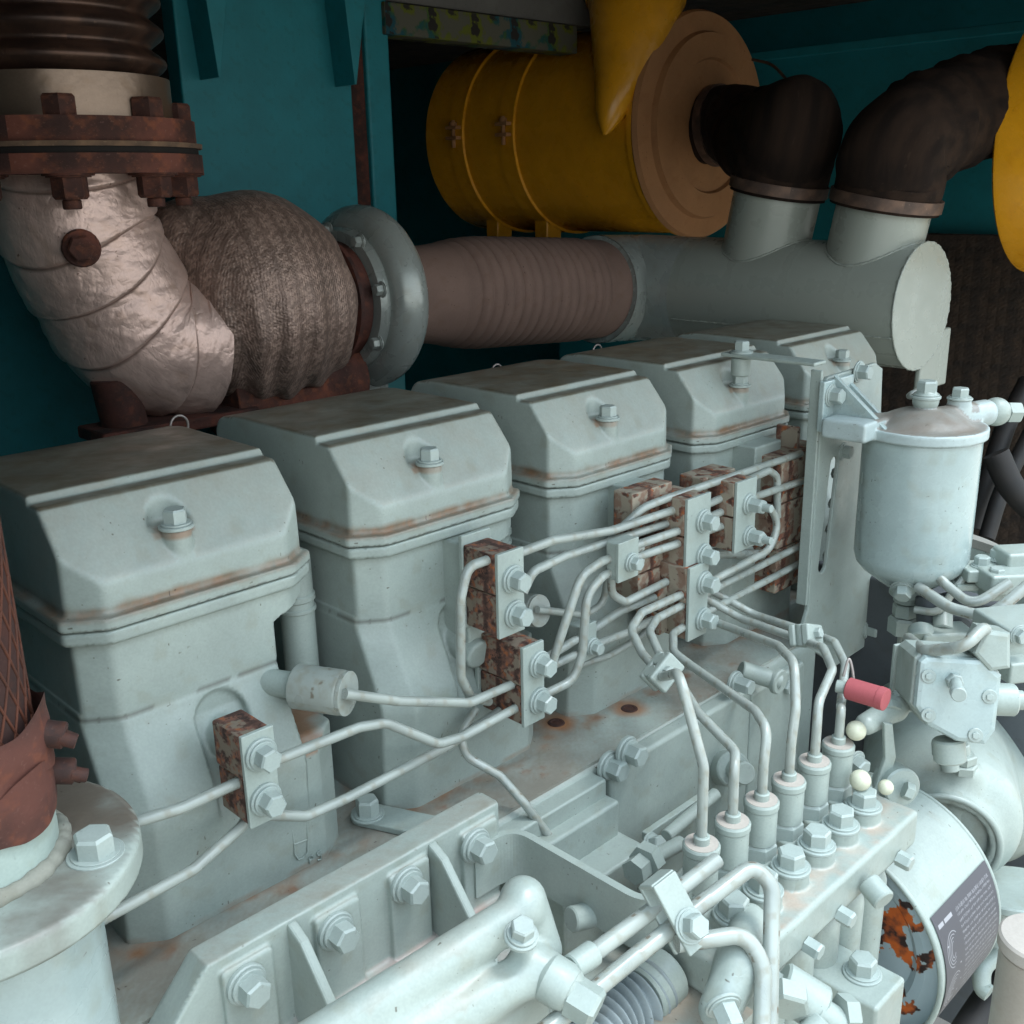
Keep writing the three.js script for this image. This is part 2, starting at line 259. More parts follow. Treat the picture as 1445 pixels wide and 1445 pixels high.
// hexagon bolt standing on a surface, pointing along dir; its washer is a piece of it
const hexGeo = (af, h) => { const R = af / Math.sqrt(3), g = new THREE.LatheGeometry([[0.0001, 0], [R, 0], [R, h * 0.86], [R * 0.86, h], [0.0001, h]].map((q) => new THREE.Vector2(...q)), 6).toNonIndexed(); g.computeVertexNormals(); return boxUV(g); };
function bolt(parent, pos, dir, af = 0.013, o = {}) {
  const h = o.h || af * 0.62, wt = o.washer === 0 ? 0 : o.washer || af * 0.17, off = parent.position, p = [pos[0] - off.x, pos[1] - off.y, pos[2] - off.z], d = V(dir).normalize(), up = (t) => [p[0] + d.x * t, p[1] + d.y * t, p[2] + d.z * t];
  const list = [aim(hexGeo(af, h), up(wt), dir, rnd() * 2)];
  if (o.stud) list.push(rod(up(wt + h), up(wt + h + o.stud), af * 0.3, null, 16));
  const b = part(parent, o.name || 'bolt', merge(list), o.mat || mBolt);
  if (wt) { const r = af * 0.82; part(b, 'washer', merge([rod(up(-0.0005), up(wt * 0.62), r * 1.0, null, 24), rod(up(wt * 0.62), up(wt + 0.0002), r * 0.86, null, 24)]), o.wmat || mBolt); }
  return b;
}
const tFlake = tex(512, (u, v) => { const a = N(u, v, 12, 31), b = N(u, v, 4, 32); let c = mix3([0.03, 0.26, 0.30], [0.34, 0.36, 0.05], sstep(0.44, 0.58, b)); c = mix3(c, [0.32, 0.31, 0.26], sstep(0.50, 0.62, a)); return mix3(c, [0.12, 0.1, 0.08], sstep(0.58, 0.64, 1 - a)); }, true);
const mFlake = M({ color: 0xffffff, map: tFlake, bumpMap: tRustB, bumpScale: 0.0006, roughness: 0.8 });
const mDarkBrown = M({ color: rgb([0.07, 0.06, 0.05]), map: tRubber, bumpMap: tRustB, bumpScale: 0.004, roughness: 1 });
const mSteelSheet = M({ color: rgb([0.17, 0.16, 0.145]), map: tTeal, bumpMap: tRustB, bumpScale: 0.0006, roughness: 0.8 });
const mManifold = M({ color: rgb([0.265, 0.285, 0.25]), bumpMap: tPaintB, bumpScale: 0.00025, roughness: 0.62, roughnessMap: tRough, clearcoat: 0.2, clearcoatRoughness: 0.4 });
const mSteelDusty = M({ color: rgb([0.24, 0.19, 0.165]), map: tRubber, bumpMap: tPaintB, bumpScale: 0.0003, roughness: 0.6, metalness: 0.3 });
const mNeck = M({ color: rgb([0.37, 0.45, 0.41]), map: tPaint, bumpMap: tPaintB, bumpScale: 0.0003, roughness: 0.6 });
const mWeld = M({ color: rgb([0.25, 0.25, 0.21]), map: tPaint, bumpMap: tRustB, bumpScale: 0.0008, roughness: 0.85 });
const mWire = M({ color: rgb([0.14, 0.046, 0.02]), map: tRubber, roughness: 0.8 });
const mRust2 = M({ color: rgb([0.55, 0.5, 0.5]), map: tRust, bumpMap: tRustB, bumpScale: 0.001, roughness: 0.8 });
const mPink = M({ color: rgb([0.52, 0.34, 0.33]), map: tRubber, bumpMap: tRustB, bumpScale: 0.0005, roughness: 0.8 });
const mCapDust = M({ color: rgb([0.42, 0.37, 0.325]), map: tPaint, bumpMap: tRustB, bumpScale: 0.0003, roughness: 0.85 });
const mGreyRubber = M({ color: rgb([0.26, 0.30, 0.31]), map: tPaint, roughness: 0.6, bumpMap: tPaintB, bumpScale: 0.0002 });
const mDarkGrey = M({ color: rgb([0.085, 0.095, 0.105]), map: tPaint, bumpMap: tPaintB, bumpScale: 0.0004, roughness: 0.6 });
const mBeige = M({ color: rgb([0.36, 0.31, 0.26]), map: tPaint, bumpMap: tPaintB, bumpScale: 0.0002, roughness: 0.45 });
const tPatch = tex(512, (u, v) => { const a = N(u, v, 12, 41) + 0.3 * (N(u, v, 40, 42) - 0.5), r = N(u, v, 24, 43); let rust = mix3([0.4, 0.2, 0.12], [0.75, 0.36, 0.12], sstep(0.35, 0.65, r)); rust = mix3(rust, [0.16, 0.09, 0.07], sstep(0.55, 0.66, 1 - r)); return mix3([0.62, 0.68, 0.7], rust, sstep(0.57, 0.6, a)); }, true);
const mRustPatch = M({ color: 0xffffff, map: tPatch, bumpMap: tRustB, bumpScale: 0.0006, roughness: 0.7 });
const mHoseCore = M({ color: rgb([0.2, 0.15, 0.14]), map: tRust, bumpMap: tRustB, bumpScale: 0.001, roughness: 0.85 });
const tPeelR = tex(512, (u, v) => { const e = peelH(u, v), p = sstep(0.54, 0.68, e), r = N(u, v, 24, 15); let rust = mix3([0.24, 0.155, 0.125], [0.44, 0.30, 0.25], sstep(0.3, 0.68, r)); rust = mix3(rust, [0.62, 0.33, 0.15], sstep(0.62, 0.76, r) * 0.6); const g = Math.abs(N(u, v, 12, 44) - 0.5); rust = mix3(rust, [0.08, 0.05, 0.045], g < 0.012 ? 0.6 : 0); return mix3(rust, [0.46, 0.41, 0.355], p); }, true);
const mPeelR = M({ color: 0xffffff, map: tPeelR, bumpMap: tPeelB, bumpScale: 0.0009, roughness: 0.8 });

// ---------------------------------------------------------------- the enclosure round the engine
const flatBox = (lo, hi) => boxUV(new THREE.BoxGeometry(hi[0] - lo[0], hi[1] - lo[1], hi[2] - lo[2]).translate((lo[0] + hi[0]) / 2, (lo[1] + hi[1]) / 2, (lo[2] + hi[2]) / 2), 0.5);
const mConcrete = M({ color: rgb([0.47, 0.405, 0.325]), map: tTeal, bumpMap: tRustB, bumpScale: 0.002, roughness: 0.95 });
struct('ground', flatBox([-15, -0.96, -12], [15, -0.9, 15]), mConcrete);
struct('enclosure_floor', flatBox([-1.2, -0.9, -3.6], [1.9, -0.62, 0.35]), mSteelSheet);
struct('enclosure_roof', flatBox([-1.2, 0.90, -3.6], [1.9, 0.94, 0.35]), mDarkBrown);  // dark lining and front edge set to keep light off the engine
struct('enclosure_rear_wall', flatBox([-1.2, -0.62, -3.6], [1.9, 0.90, -3.56]), mTeal);
struct('enclosure_side_wall', flatBox([-1.24, -0.9, -3.6], [-1.2, 0.94, 0.35]), mTeal);
struct('enclosure_end_wall', flatBox([1.9, -0.9, -3.6], [1.94, 0.94, 0.35]), mTeal);
struct('unseen_door_lip', flatBox([-1.2, 0.79, 0.31], [1.9, 0.90, 0.35]), mTeal);  // unseen lip over the opening, added to hold back sky light
struct('door_jamb', flatBox([-1.2, -0.62, 0.31], [-0.27, 0.79, 0.35]), mTeal);

{ // teal bulkhead behind the engine: sheet panels with pressed ribs and a rusty upright
  const z = -0.66, y0 = -0.6, y1 = 0.89;
  const L = [0.439, 0.6257, -0.66], R = [0.4776, 0.6262, -0.66], E1 = [0.7336, 0.6295, -0.66], E2 = [0.7609, 0.6299, -0.66], E3 = [0.8031, 0.6304, -0.66];
  const t = thing('bulkhead_panel', [0.3, -0.6, z], 'teal painted sheet metal bulkhead behind the exhaust elbow', 'panel');
  wpart(t, 'sheet', boxAt([-0.9, y0, z - 0.004], [L[0], y1, z], 0.001), mTeal);
  wpart(t, 'sheet', boxAt([R[0], y0, z - 0.02], [E1[0], y1, z + 0.012], 0.003), mTeal);
  wpart(t, 'rusty_upright', boxAt([E1[0] - 0.004, y0, z - 0.03], [E2[0] + 0.004, y1, z + 0.004], 0.002), mRustDark);
  wpart(t, 'post', boxAt([E2[0], y0, z - 0.05], [E3[0], y1, z + 0.012], 0.004), mTeal);
  for (const [q, h] of [[[0.5031, 0.6979, -0.64], 0.12], [[0.7055, 0.6991, -0.64], 0.12]]) {   // tapered gussets hanging from the roof
    const a = V(q), W = 0.028;
    const s = extrude([[0, 0], [0.003, 0], [W, h], [-0.010, h]], 0.045, 0.001); s.translate(a.x, a.y, z + 0.012);
    wpart(t, 'gusset', s, mTeal);
  }
  const r = thing('roof_beam', V([0.8107, 0.7704, -0.64]).toArray(), 'roof rail with flaking teal and yellow paint above the black gap', 'beam');
  const a = V([0.7919, 0.7708, -0.64]), b = V([1.1894, 0.7773, -0.64]);
  wpart(r, 'rail', boxAt([a.x, a.y, -0.68], [b.x, a.y + 0.042, -0.64], 0.002), mFlake);
  wpart(r, 'flange', boxAt([a.x, a.y + 0.045, -0.70], [b.x + 0.05, 0.895, -0.652], 0.002), mSteelSheet);
}
{ // teal rail on the end wall and the sheet under it
  const x = 1.62, a = V([1.62, 0.7911, -0.5861]), b = V([1.62, 0.7917, -0.1219]);
  const t = thing('end_panel', [x, -0.5, -0.4], 'dark teal sheet metal panel behind the black rubber elbows', 'panel');
  wpart(t, 'sheet', boxAt([x, -0.45, a.z - 0.5], [x + 0.02, a.y, 0.17], 0.003), mTeal);
  wpart(t, 'dark_sheet', boxAt([x - 0.03, -0.45, -0.35], [x - 0.012, [1.6, 0.4748, -0.1581][1], 0.16], 0.003), mDarkBrown);  // dark brown sheet in front of the lower teal panel
  wpart(t, 'folded_edge', boxAt([x - 0.01, a.y - 0.012, a.z - 0.5], [x + 0.03, a.y + 0.004, 0.17], 0.002), mTeal);
}

// ---------------------------------------------------------------- cylinder heads
const DUST = [0.118, 0.098, 0.064], RUSTC = [0.25, 0.115, 0.05], BASEY = 0.122;
const outline = (x, z, o) => smax(smax(Math.abs(x) - 0.0805 - o, z - 0.05 - o, 0.0015), smax((Math.abs(x) - 0.0805) * 0.583 + (z - 0.036) * 0.812 - o, -(z + 0.142 + o), 0.002), 0.0022);
function fCover(x, y, z) {
  const bx = -0.008, bz = 0.039, by = 0.3735, rr = Math.hypot(x - bx, z - bz);
  const top = y - (0.3958 + 0.0045 * sstep(0.002, -0.002, z) - 0.004 * sstep(-0.1, -0.14, z));
  let d = smax(smax(outline(x, z, -0.001 - 0.02 * Math.max(0, y - 0.345)), top, 0.003), 0.642 * (y - 0.396) + 0.766 * (z - 0.014), 0.0024);
  d = smax(d, 0.7 * (y - 0.395) - 0.7 * (z + 0.136), 0.006);
  d = smax(d, -smax(Math.hypot(x - bx, z - 0.034) - 0.0142, by - y, 0.003), 0.0025);
  d = smin(d, smax(rr - 0.0088, y - by, 0.0015), 0.002);
  const fl = smax(outline(x, z, 0.0045), Math.abs(y - 0.3312) - 0.0037, 0.0015);
  d = smin(d, fl, 0.003);
  return Math.max(d, 0.3275 - y);
}
function fBody(x, y, z) {
  const fl = smax(outline(x, z, 0.0035), Math.abs(y - 0.3225) - 0.0042, 0.002);
  // upper casting, cut back on the right below the flange
  const right = 0.078 - 0.030 * sstep(0.307, 0.296, y) + 0.0;
  let up = smax(smax(outline(x, z, -0.002), x - right, 0.004), smax(y - 0.322, 0.20 - y, 0.002), 0.002);
  // flared lower front runs on down to the deck; on the right a lower box steps out
  const zr = smax(0, smin(1, (0.266 - y) / 0.058, 0.12), 0.12), zf = 0.0478 + 0.0262 * zr - 0.05 * Math.max(0, 0.205 - y);
  let fla = smax(smax(z - zf, -(z + 0.13), 0.0015), smax(-0.0795 - x, x - 0.047, 0.0025), 0.0015);
  fla = smax(smax(fla, (-x - 0.0795) * 0.583 + (z - zf + 0.0145) * 0.812, 0.0018), smax(y - 0.274, 0.11 - y, 0.002), 0.002);
  up = Math.min(up, fla);
  let low = smax(smax(Math.abs(x - 0.035) - 0.044, Math.abs(z + 0.031) - 0.1015, 0.0018), smax((x - 0.079) * 0.583 + (z - 0.0555) * 0.812, y - 0.217, 0.0015), 0.0018);
  low = smax(smax(low, 0.707 * (y - 0.217) + 0.707 * (z - 0.060), 0.002), 0.11 - y, 0.003);
  let d = smin(Math.min(up, low), fl, 0.0025);
  // arched niche for the injector line, running out downwards
  const ny = y - 0.247, arch = ny > 0 ? Math.hypot(x, ny) - 0.0175 : Math.abs(x) - 0.0175;
  d = smax(d, -smax(arch, 0.046 + 0.42 * Math.max(0, 0.252 - y) - z, 0.004), 0.0035);
  d = smin(d, dCyl(x, y, z, [0, 0.24, 0.03], [0, 0.230, 0.078], 0.0115, 0.003), 0.003);
  if (Math.abs(y - 0.2687) < 0.0014) d += 0.0004;                                // parting line between head and barrel
  return d;
}
let headSeed = 0;
function coverColor(x, y, z, nx, ny, nz) {
  const n = fbm(x * 60 + 3 + headSeed * 7.3, y * 60, z * 60 + headSeed * 3.1, 4), g = n3(x * 420, y * 420 + headSeed * 5, z * 420), c = PAINT.map((v, i) => v * (0.98 + 0.05 * (n - 0.5)));
  let o = c;
  const top = ny > 0.72 && y > 0.385 ? 1 : 0;                                  // settled dirt on the lid, thinner along the raised rib
  if (top) { const rib = Math.abs(z - 0.0005) < 0.0022; o = mix3(c, DUST, rib ? 0.12 : clamp(0.86 + 0.5 * (n - 0.5) + 0.22 * (g - 0.5), 0, 1)); }
  else if (ny > 0.45 && y > 0.352) o = mix3(c, [0.30, 0.30, 0.255], clamp(0.45 + 0.8 * (n - 0.5) + 0.3 * (g - 0.5), 0, 0.8));
  const seam = sstep(0.0055, 0.001, Math.abs(y - 0.3365 - 0.003 * (n - 0.5)));  // rusty dirt in the seam over the flange
  if (ny < 0.95 || y < 0.34) o = mix3(o, mix3(RUSTC, DUST, g), seam * clamp(0.6 + 1.6 * (n - 0.45), 0.2, 0.95));
  if (y < 0.3285 && g > 0.5) o = mix3(o, [0.08, 0.07, 0.06], 0.6);
  const br = Math.hypot(x + 0.008, z - 0.039); if (Math.abs(y - 0.3735) < 0.005 && br < 0.0135) o = mix3(o, RUSTC, clamp(0.35 + 1.2 * (n - 0.45), 0, 0.8));
  return o;
}
function bodyColor(x, y, z, nx, ny, nz) {
  const n = fbm(x * 55, y * 55 + 9, z * 55, 4), g = n3(x * 380, y * 380, z * 380); let o = PAINT.map((v, i) => v * (0.97 + 0.06 * (n - 0.5)));
  if (Math.abs(y - 0.2687) < 0.0016 && n > 0.42) o = mix3(o, [0.07, 0.06, 0.05], 0.6);
  if (ny > 0.4 && y < 0.225 && x > 0.045) o = mix3(o, RUSTC, clamp(0.5 + 2.4 * (n - 0.45), 0, 0.9));
  if (y < 0.127) o = mix3(o, RUSTC, clamp(1.6 * (n - 0.45), 0, 0.7));
  return o;
}
const headLabels = [
  'grey cylinder head with arched niche, beside the rusty mesh hose',
  'grey cylinder head with bolted lid behind the tall stacked pipe clamps',
  'grey cylinder head in the middle of the row of five heads',
  'grey cylinder head whose lid bolt carries the filter bracket arm',
  'grey cylinder head at the end of the row under the air manifold',
];
{
  const h = thing('cylinder_head', [0.0785, BASEY, 0], headLabels[0], 'cylinder head', 'row of five cylinder heads');
  const off = (g) => g.translate(0, -BASEY, 0);
  part(h, 'valve_cover', off(paintVerts(sdf(fCover, [-0.092, 0.322, -0.155], [0.092, 0.408, 0.062], 0.0022), coverColor)), mPaintV);
  part(h, 'head_body', off(paintVerts(sdf(fBody, [-0.092, 0.104, -0.155], [0.092, 0.334, 0.09], 0.0026), bodyColor)), mPaintV);
  part(h, 'gasket', off(boxAt([-0.079, 0.3262, -0.14], [0.079, 0.3282, 0.036], 0.0005)), mBlack);
  h.position.set(0, 0, 0);
  const b = bolt(h, [-0.008, 0.3735, 0.039], [0, 1, 0], 0.0128, { h: 0.0088, name: 'cover_bolt', washer: 0.003 }); b.position.y -= BASEY;
  const tb = part(h, 'pushrod_tube', off(merge([rod([0.098, 0.13, -0.005], [0.098, 0.318, -0.005], 0.0125, null, 28), rod([0.098, 0.283, -0.005], [0.098, 0.289, -0.005], 0.0138, null, 28), rod([0.098, 0.275, -0.005], [0.098, 0.2785, -0.005], 0.0138, null, 28)])), mPaint);
  h.position.set(0.0785, BASEY, 0);
  const clones = []; for (let k = 1; k < 5; k++) { const c = h.clone(); clones.push(c); headSeed = k; const cv = c.children[0], cg = cv.geometry.clone(); cg.translate(0, BASEY, 0); paintVerts(cg, coverColor); cg.translate(0, -BASEY, 0); cv.geometry = cg; c.name = numbered('cylinder_head'); c.position.x += 0.2 * k; c.userData = { ...h.userData, label: headLabels[k] }; scene.add(c); }
}
// cast marks on the first head: a gauge outline and the characters P 5
{
  const h = scene.getObjectByName('cylinder_head'), o = h.position, st = (pts) => sweep(pts.map(V), () => 0.0006, 6);
  const g = merge([st([[0.1106, 0.1583, 0.0712], [0.1111, 0.1465, 0.0712], [0.111, 0.1388, 0.0712], [0.1133, 0.1337, 0.0712], [0.1172, 0.1328, 0.0712], [0.1209, 0.1359, 0.0712], [0.1219, 0.1466, 0.0712], [0.123, 0.1828, 0.0712], [0.1097, 0.183, 0.0712]]), st([[0.1111, 0.1465, 0.0712], [0.1212, 0.1453, 0.0712]]),
    st([[0.1218, 0.1265, 0.0712], [0.1216, 0.1311, 0.0712], [0.124, 0.1316, 0.0712], [0.1249, 0.1288, 0.0712], [0.122, 0.1286, 0.0712]]), st([[0.1316, 0.1317, 0.0712], [0.1286, 0.1315, 0.0712], [0.1284, 0.1293, 0.0712], [0.1312, 0.1279, 0.0712], [0.131, 0.1251, 0.0712], [0.1281, 0.1255, 0.0712]])]);
  g.translate(-o.x, -o.y, -o.z); part(h, 'cast_mark', g, mPaint).userData.label = 'raised cast outline with the characters P 5';
}
// engine block under the heads
{
  const t = thing('engine_block', [0.45, -0.3, 0], 'grey engine block deck and side wall under the cylinder heads', 'engine block');
  const deck = (x, y, z) => {
    let d = smax(dBox(x, y, z, [0.35, -0.09, -0.03], [0.65, 0.212, 0.157], 0.004), smin(x - 0.70, z - 0.06, 0.004), 0.004);
    return d;
  };
  const g = paintVerts(sdf(deck, [-0.33, -0.32, -0.21], [1.23, 0.14, 0.15], 0.0065), (x, y, z, nx, ny) => {
    const n = fbm(x * 38, y * 38, z * 38, 5), q = fbm(x * 14, y * 14, z * 14, 4); let o = PAINT.map((v) => v * (0.97 + 0.05 * (n - 0.5)));
    if (ny > 0.7) { o = mix3(o, [0.27, 0.25, 0.215], clamp(0.5 + 1.5 * (q - 0.45), 0.1, 0.85)); o = mix3(o, RUSTC, clamp(3 * (n - 0.62), 0, 0.85)); }
    return o;
  });
  wpart(t, 'deck', g, mPaintV);
  const skin = boxUV(new THREE.BoxGeometry(0.985, 0.003, 0.22, 420, 1, 95).translate(0.2, 0.1222, 0.012));
  const rx = [0, 1, 2, 3].map((k) => [0.0785 + 0.2 * k]), holes = [[0.3848, 0.1235, 0.0562], [0.4476, 0.1235, 0.0855]];
  wpart(t, 'deck_surface', paintVerts(skin, (x, y, z, nx, ny) => {
    const n = fbm(x * 60, 2, z * 60, 5), q = fbm(x * 16, 5, z * 16, 4), s = n3(x * 600, 1, z * 600); let o = PAINT.map((v) => v * (0.97 + 0.06 * (n - 0.5)));
    o = mix3(o, [0.22, 0.195, 0.16], clamp(0.45 + 1.9 * (q - 0.45) + 0.4 * (s - 0.5), 0.05, 0.9));
    let edge = 1; for (const [c] of rx) { const dx = Math.max(0, Math.abs(x - c) - 0.08), dz = Math.max(0, z - 0.072); edge = Math.min(edge, Math.hypot(dx, dz)); }
    o = mix3(o, RUSTC, sstep(0.016, 0.0, edge) * clamp(2.6 * (n - 0.42), 0, 0.85));
    o = mix3(o, [0.20, 0.075, 0.03], clamp(5 * (n - 0.70), 0, 0.7));
    for (const h of holes) o = mix3(o, [0.30, 0.11, 0.03], sstep(0.022, 0.006, Math.hypot(x - h[0], z - h[2]) + 0.012 * (n - 0.5)) * 0.85);
    return o;
  }), mPaintV);
}

// ---------------------------------------------------------------- exhaust, turbocharger and intake behind the heads
{ // corrugated exhaust bellows standing on a bolted flange pair
  const c = [0.2, 0.585, -0.40];
  const cx = V([0.2214, 0.6049, -0.4]), R = 0.119;
  const fl = thing('exhaust_flange', [cx.x, cx.y - 0.03, cx.z], 'rusty bolted pipe flange pair above the foil wrapped elbow', 'flange');
  const y0 = cx.y - 0.022;
  wpart(fl, 'lower_flange', aim(lathe([[0.07, 0], [R, 0], [R, 0.016], [0.07, 0.016]], 56), [cx.x, y0, cx.z], [0, 1, 0]), mRust);
  wpart(fl, 'gasket', aim(lathe([[0.07, 0], [R - 0.003, 0], [R - 0.003, 0.006], [0.07, 0.006]], 56), [cx.x, y0 + 0.0155, cx.z], [0, 1, 0]), M({ color: rgb([0.02, 0.018, 0.016]), map: tRubber, roughness: 0.9 }));
  wpart(fl, 'gasket_fringe', aim(lathe([[0.07, 0], [R + 0.0005, 0], [R + 0.001, 0.004], [0.07, 0.004]], 56), [cx.x, y0 + 0.0215, cx.z], [0, 1, 0]), M({ color: rgb([0.34, 0.27, 0.2]), map: tRubber, bumpMap: tRustB, bumpScale: 0.002, roughness: 0.95 }));
  wpart(fl, 'upper_flange', aim(lathe([[0.07, 0], [R - 0.004, 0], [R - 0.004, 0.02], [0.07, 0.02]], 56), [cx.x, y0 + 0.0255, cx.z], [0, 1, 0]), mRust);
  for (let k = 0; k < 8; k++) {
    const a = 0.42 + (k * Math.PI) / 4, p = [cx.x + 0.098 * Math.cos(a), y0 + 0.0455, cx.z + 0.098 * Math.sin(a)];
    bolt(fl, p, [0, 1, 0], 0.026, { h: 0.017, mat: mRust, wmat: mRust, washer: 0 });
    bolt(fl, [p[0], y0, p[2]], [0, -1, 0], 0.026, { h: 0.018, mat: mRust, wmat: mRust, washer: 0.003, stud: 0.008, name: 'nut' });
  }
  const bw = thing('exhaust_bellows', [cx.x, y0 + 0.046, cx.z], 'brown corrugated exhaust bellows standing on the rusty flange', 'bellows');
  const prof = [[0.095, 0], [0.095, 0.034]]; for (let k = 0; k < 9; k++) for (let i = 0; i < 10; i++) { const t = i / 10; prof.push([0.083 + 0.013 * (0.5 - 0.5 * Math.cos(t * Math.PI * 2)) ** 0.7, 0.036 + 0.026 * (k + t)]); }
  wpart(bw, 'corrugated_pipe', aim(lathe(prof.slice(2).map((q) => q), 72, 3), [cx.x, y0 + 0.046, cx.z], [0, 1, 0]), M({ color: rgb([0.17, 0.125, 0.11]), map: tRubber, roughness: 0.42, metalness: 0.55, bumpMap: tPaintB, bumpScale: 0.0003 }));
  wpart(bw, 'end_band', aim(lathe([[0.08, 0], [0.0965, 0], [0.0965, 0.036], [0.085, 0.037]], 64), [cx.x, y0 + 0.0456, cx.z], [0, 1, 0]), M({ color: rgb([0.27, 0.195, 0.145]), map: tPaint, roughness: 0.35, metalness: 0.7, bumpMap: tPaintB, bumpScale: 0.0004 }));

  // foil wrapped elbow: from the flange down, bending towards the turbine
  const a0 = [cx.x, y0, cx.z], e = V([0.2778, 0.4149, -0.4]);
  const el = thing('wrapped_elbow', [cx.x + 0.05, e.y - 0.08, cx.z], 'silver foil wrapped exhaust elbow with overlapping spiral bands', 'exhaust elbow');
  const ax = curve([[a0[0], a0[1] + 0.004, a0[2]], [a0[0], a0[1] - 0.05, a0[2]], [a0[0] + 0.018, a0[1] - 0.095, a0[2]], [a0[0] + 0.044, e.y + 0.020, a0[2]], [a0[0] + 0.080, e.y + 0.002, e.z], [a0[0] + 0.108, e.y - 0.002, e.z]], 220);
  const bandR = (s, a) => { const t = s * 5.2 + Math.cos(a + 0.8) * 0.5, f = t - Math.floor(t); return 0.0695 + 0.0052 * f - 0.0045 * sstep(0.94, 1, f) + 0.0026 * (fbm(Math.cos(a) * 5 + 8, Math.sin(a) * 5 + 8, s * 26, 3) - 0.5); };
  const bandC = (s, a) => { const t = s * 5.2 + Math.cos(a + 0.8) * 0.5, f = t - Math.floor(t), n = fbm(Math.cos(a) * 6 + 5, Math.sin(a) * 6, s * 30, 3); return mix3([0.70, 0.50, 0.43], [0.20, 0.125, 0.10], Math.max(sstep(0.05, 0.0, f), sstep(0.965, 1, f)) * 0.75 + clamp(0.8 * (n - 0.55), 0, 0.3)); };
  wpart(el, 'foil_wrap', sweep(ax, bandR, 160, false, bandC), mFoil);
  const pr = V([0.1798, 0.5352, -0.3]), ctr = V(a0).add(new THREE.Vector3(0, -0.062, 0)), dir = pr.clone().sub(ctr).setY(0).normalize();
  const pp = ctr.clone().addScaledVector(dir, 0.069); pp.y = ctr.y;
  wpart(el, 'sensor_boss', merge([rod(pp.toArray(), pp.clone().addScaledVector(dir, 0.011).toArray(), 0.0165, null, 24), aim(hexGeo(0.02, 0.01), pp.clone().addScaledVector(dir, 0.011).toArray(), dir.toArray(), 0.2)]), mRust);
  const ft = V([0.2271, 0.3668, -0.38]);
  wpart(el, 'support_leg', merge([rod([ft.x, ft.y + 0.03, ft.z], [ft.x + 0.006, ft.y - 0.02, ft.z], 0.022, null, 24), boxAt([ft.x - 0.03, ft.y - 0.03, ft.z - 0.03], [ft.x + 0.14, ft.y - 0.017, ft.z + 0.03], 0.003)]), mRustDark);
  // turbine under its woven blanket
  const w0 = V([0.3452, 0.5177, -0.43]), w1 = V([0.3965, 0.4607, -0.4]), w2 = V([0.5131, 0.4391, -0.4]);
  const bl = thing('turbine_blanket', [w1.x, w1.y - 0.12, w1.z], 'woven heat blanket bulging over the turbine beside the elbow', 'heat blanket');
  const F = (x, y, z) => {
    const k = 2.2 * fbm(x * 9, y * 6, z * 9, 3);
    let d = Math.hypot((x - w1.x - 0.01) / 0.86, (y - w1.y + 0.004) / 1.1, (z - w1.z) / 1.0) * 0.9 - 0.090;
    d = smin(d, dCap(x, y, z, [w1.x + 0.01, w1.y - 0.012, w1.z], [w1.x + 0.04, w1.y - 0.016, w1.z], 0.099, 0.094), 0.03);
    d = smin(d, dCap(x, y, z, [w1.x - 0.055, w1.y + 0.055, w1.z - 0.02], [w1.x - 0.02, w1.y + 0.035, w1.z], 0.045, 0.06), 0.03);
    d = smax(d, w1.y - 0.112 + 0.006 * Math.sin(x * 90) - y, 0.012);
    d = smax(d, x - w1.x - 0.090 + 0.004 * Math.sin(y * 80), 0.014);
    return d * 0.9 + 0.0022 * Math.sin((x * 0.9 + z * 0.5) * 170 + k * 3) * sstep(w1.y + 0.04, w1.y - 0.05, y) + 0.006 * (k - 1.1);
  };
  wpart(bl, 'woven_cover', sdf(F, [w1.x - 0.14, w1.y - 0.13, w1.z - 0.14], [w1.x + 0.19, w1.y + 0.13, w1.z + 0.13], 0.0042, 0.2), mCloth);
  wpart(bl, 'turbine_foot', rod([w1.x - 0.05, w1.y - 0.105, w1.z], [w1.x + 0.12, w1.y - 0.105, w1.z], 0.045, null, 40), mRust);

  // compressor housing: torus volute, rusty back plate, bolts
  const tc = V([0.5429, 0.4446, -0.4]), X = [1, 0, 0];
  const tb = thing('compressor_housing', [tc.x, tc.y - 0.1, tc.z], 'grey snail shaped compressor housing with rusty back plate', 'turbocharger');
  const tor = new THREE.TorusGeometry(0.082, 0.0225, 28, 72); tor.scale(1, 1, 1.05); tor.rotateY(Math.PI / 2); tor.translate(tc.x + 0.004, tc.y, tc.z);
  wpart(tb, 'volute', boxUV(tor), mTurbo);
  wpart(tb, 'clamp_ring', aim(lathe([[0.055, 0], [0.077, 0], [0.081, 0.006], [0.081, 0.014], [0.06, 0.022]], 64), [tc.x - 0.030, tc.y, tc.z], X), mTurbo);
  wpart(tb, 'back_plate', aim(lathe([[0.0, 0], [0.060, 0], [0.064, 0.004], [0.064, 0.018], [0.072, 0.019], [0.072, 0.024], [0.066, 0.025], [0.066, 0.040], [0.0, 0.041]], 64), [tc.x - 0.072, tc.y, tc.z], X), mRust2);
  for (let k = 0; k < 8; k++) { const a = k * Math.PI / 4 + 0.2, p = [tc.x - 0.028, tc.y + 0.079 * Math.sin(a), tc.z + 0.079 * Math.cos(a)]; bolt(tb, p, [-1, 0, 0], 0.011, { mat: mTurbo, wmat: mTurbo, h: 0.008 }); }
  wpart(tb, 'foot', boxAt([tc.x - 0.03, tc.y - 0.2, tc.z - 0.02], [tc.x + 0.02, tc.y - 0.09, tc.z + 0.02], 0.004), mTurbo);

  // hose along the engine
  const h0 = [tc.x + 0.02, tc.y, tc.z], hEnd = V([0.9718, 0.4207, -0.4]), L = hEnd.x - h0[0];
  const hs = thing('intake_hose', [tc.x + 0.2, tc.y - 0.09, tc.z], 'dusty brown ribbed air hose between compressor and manifold', 'hose');
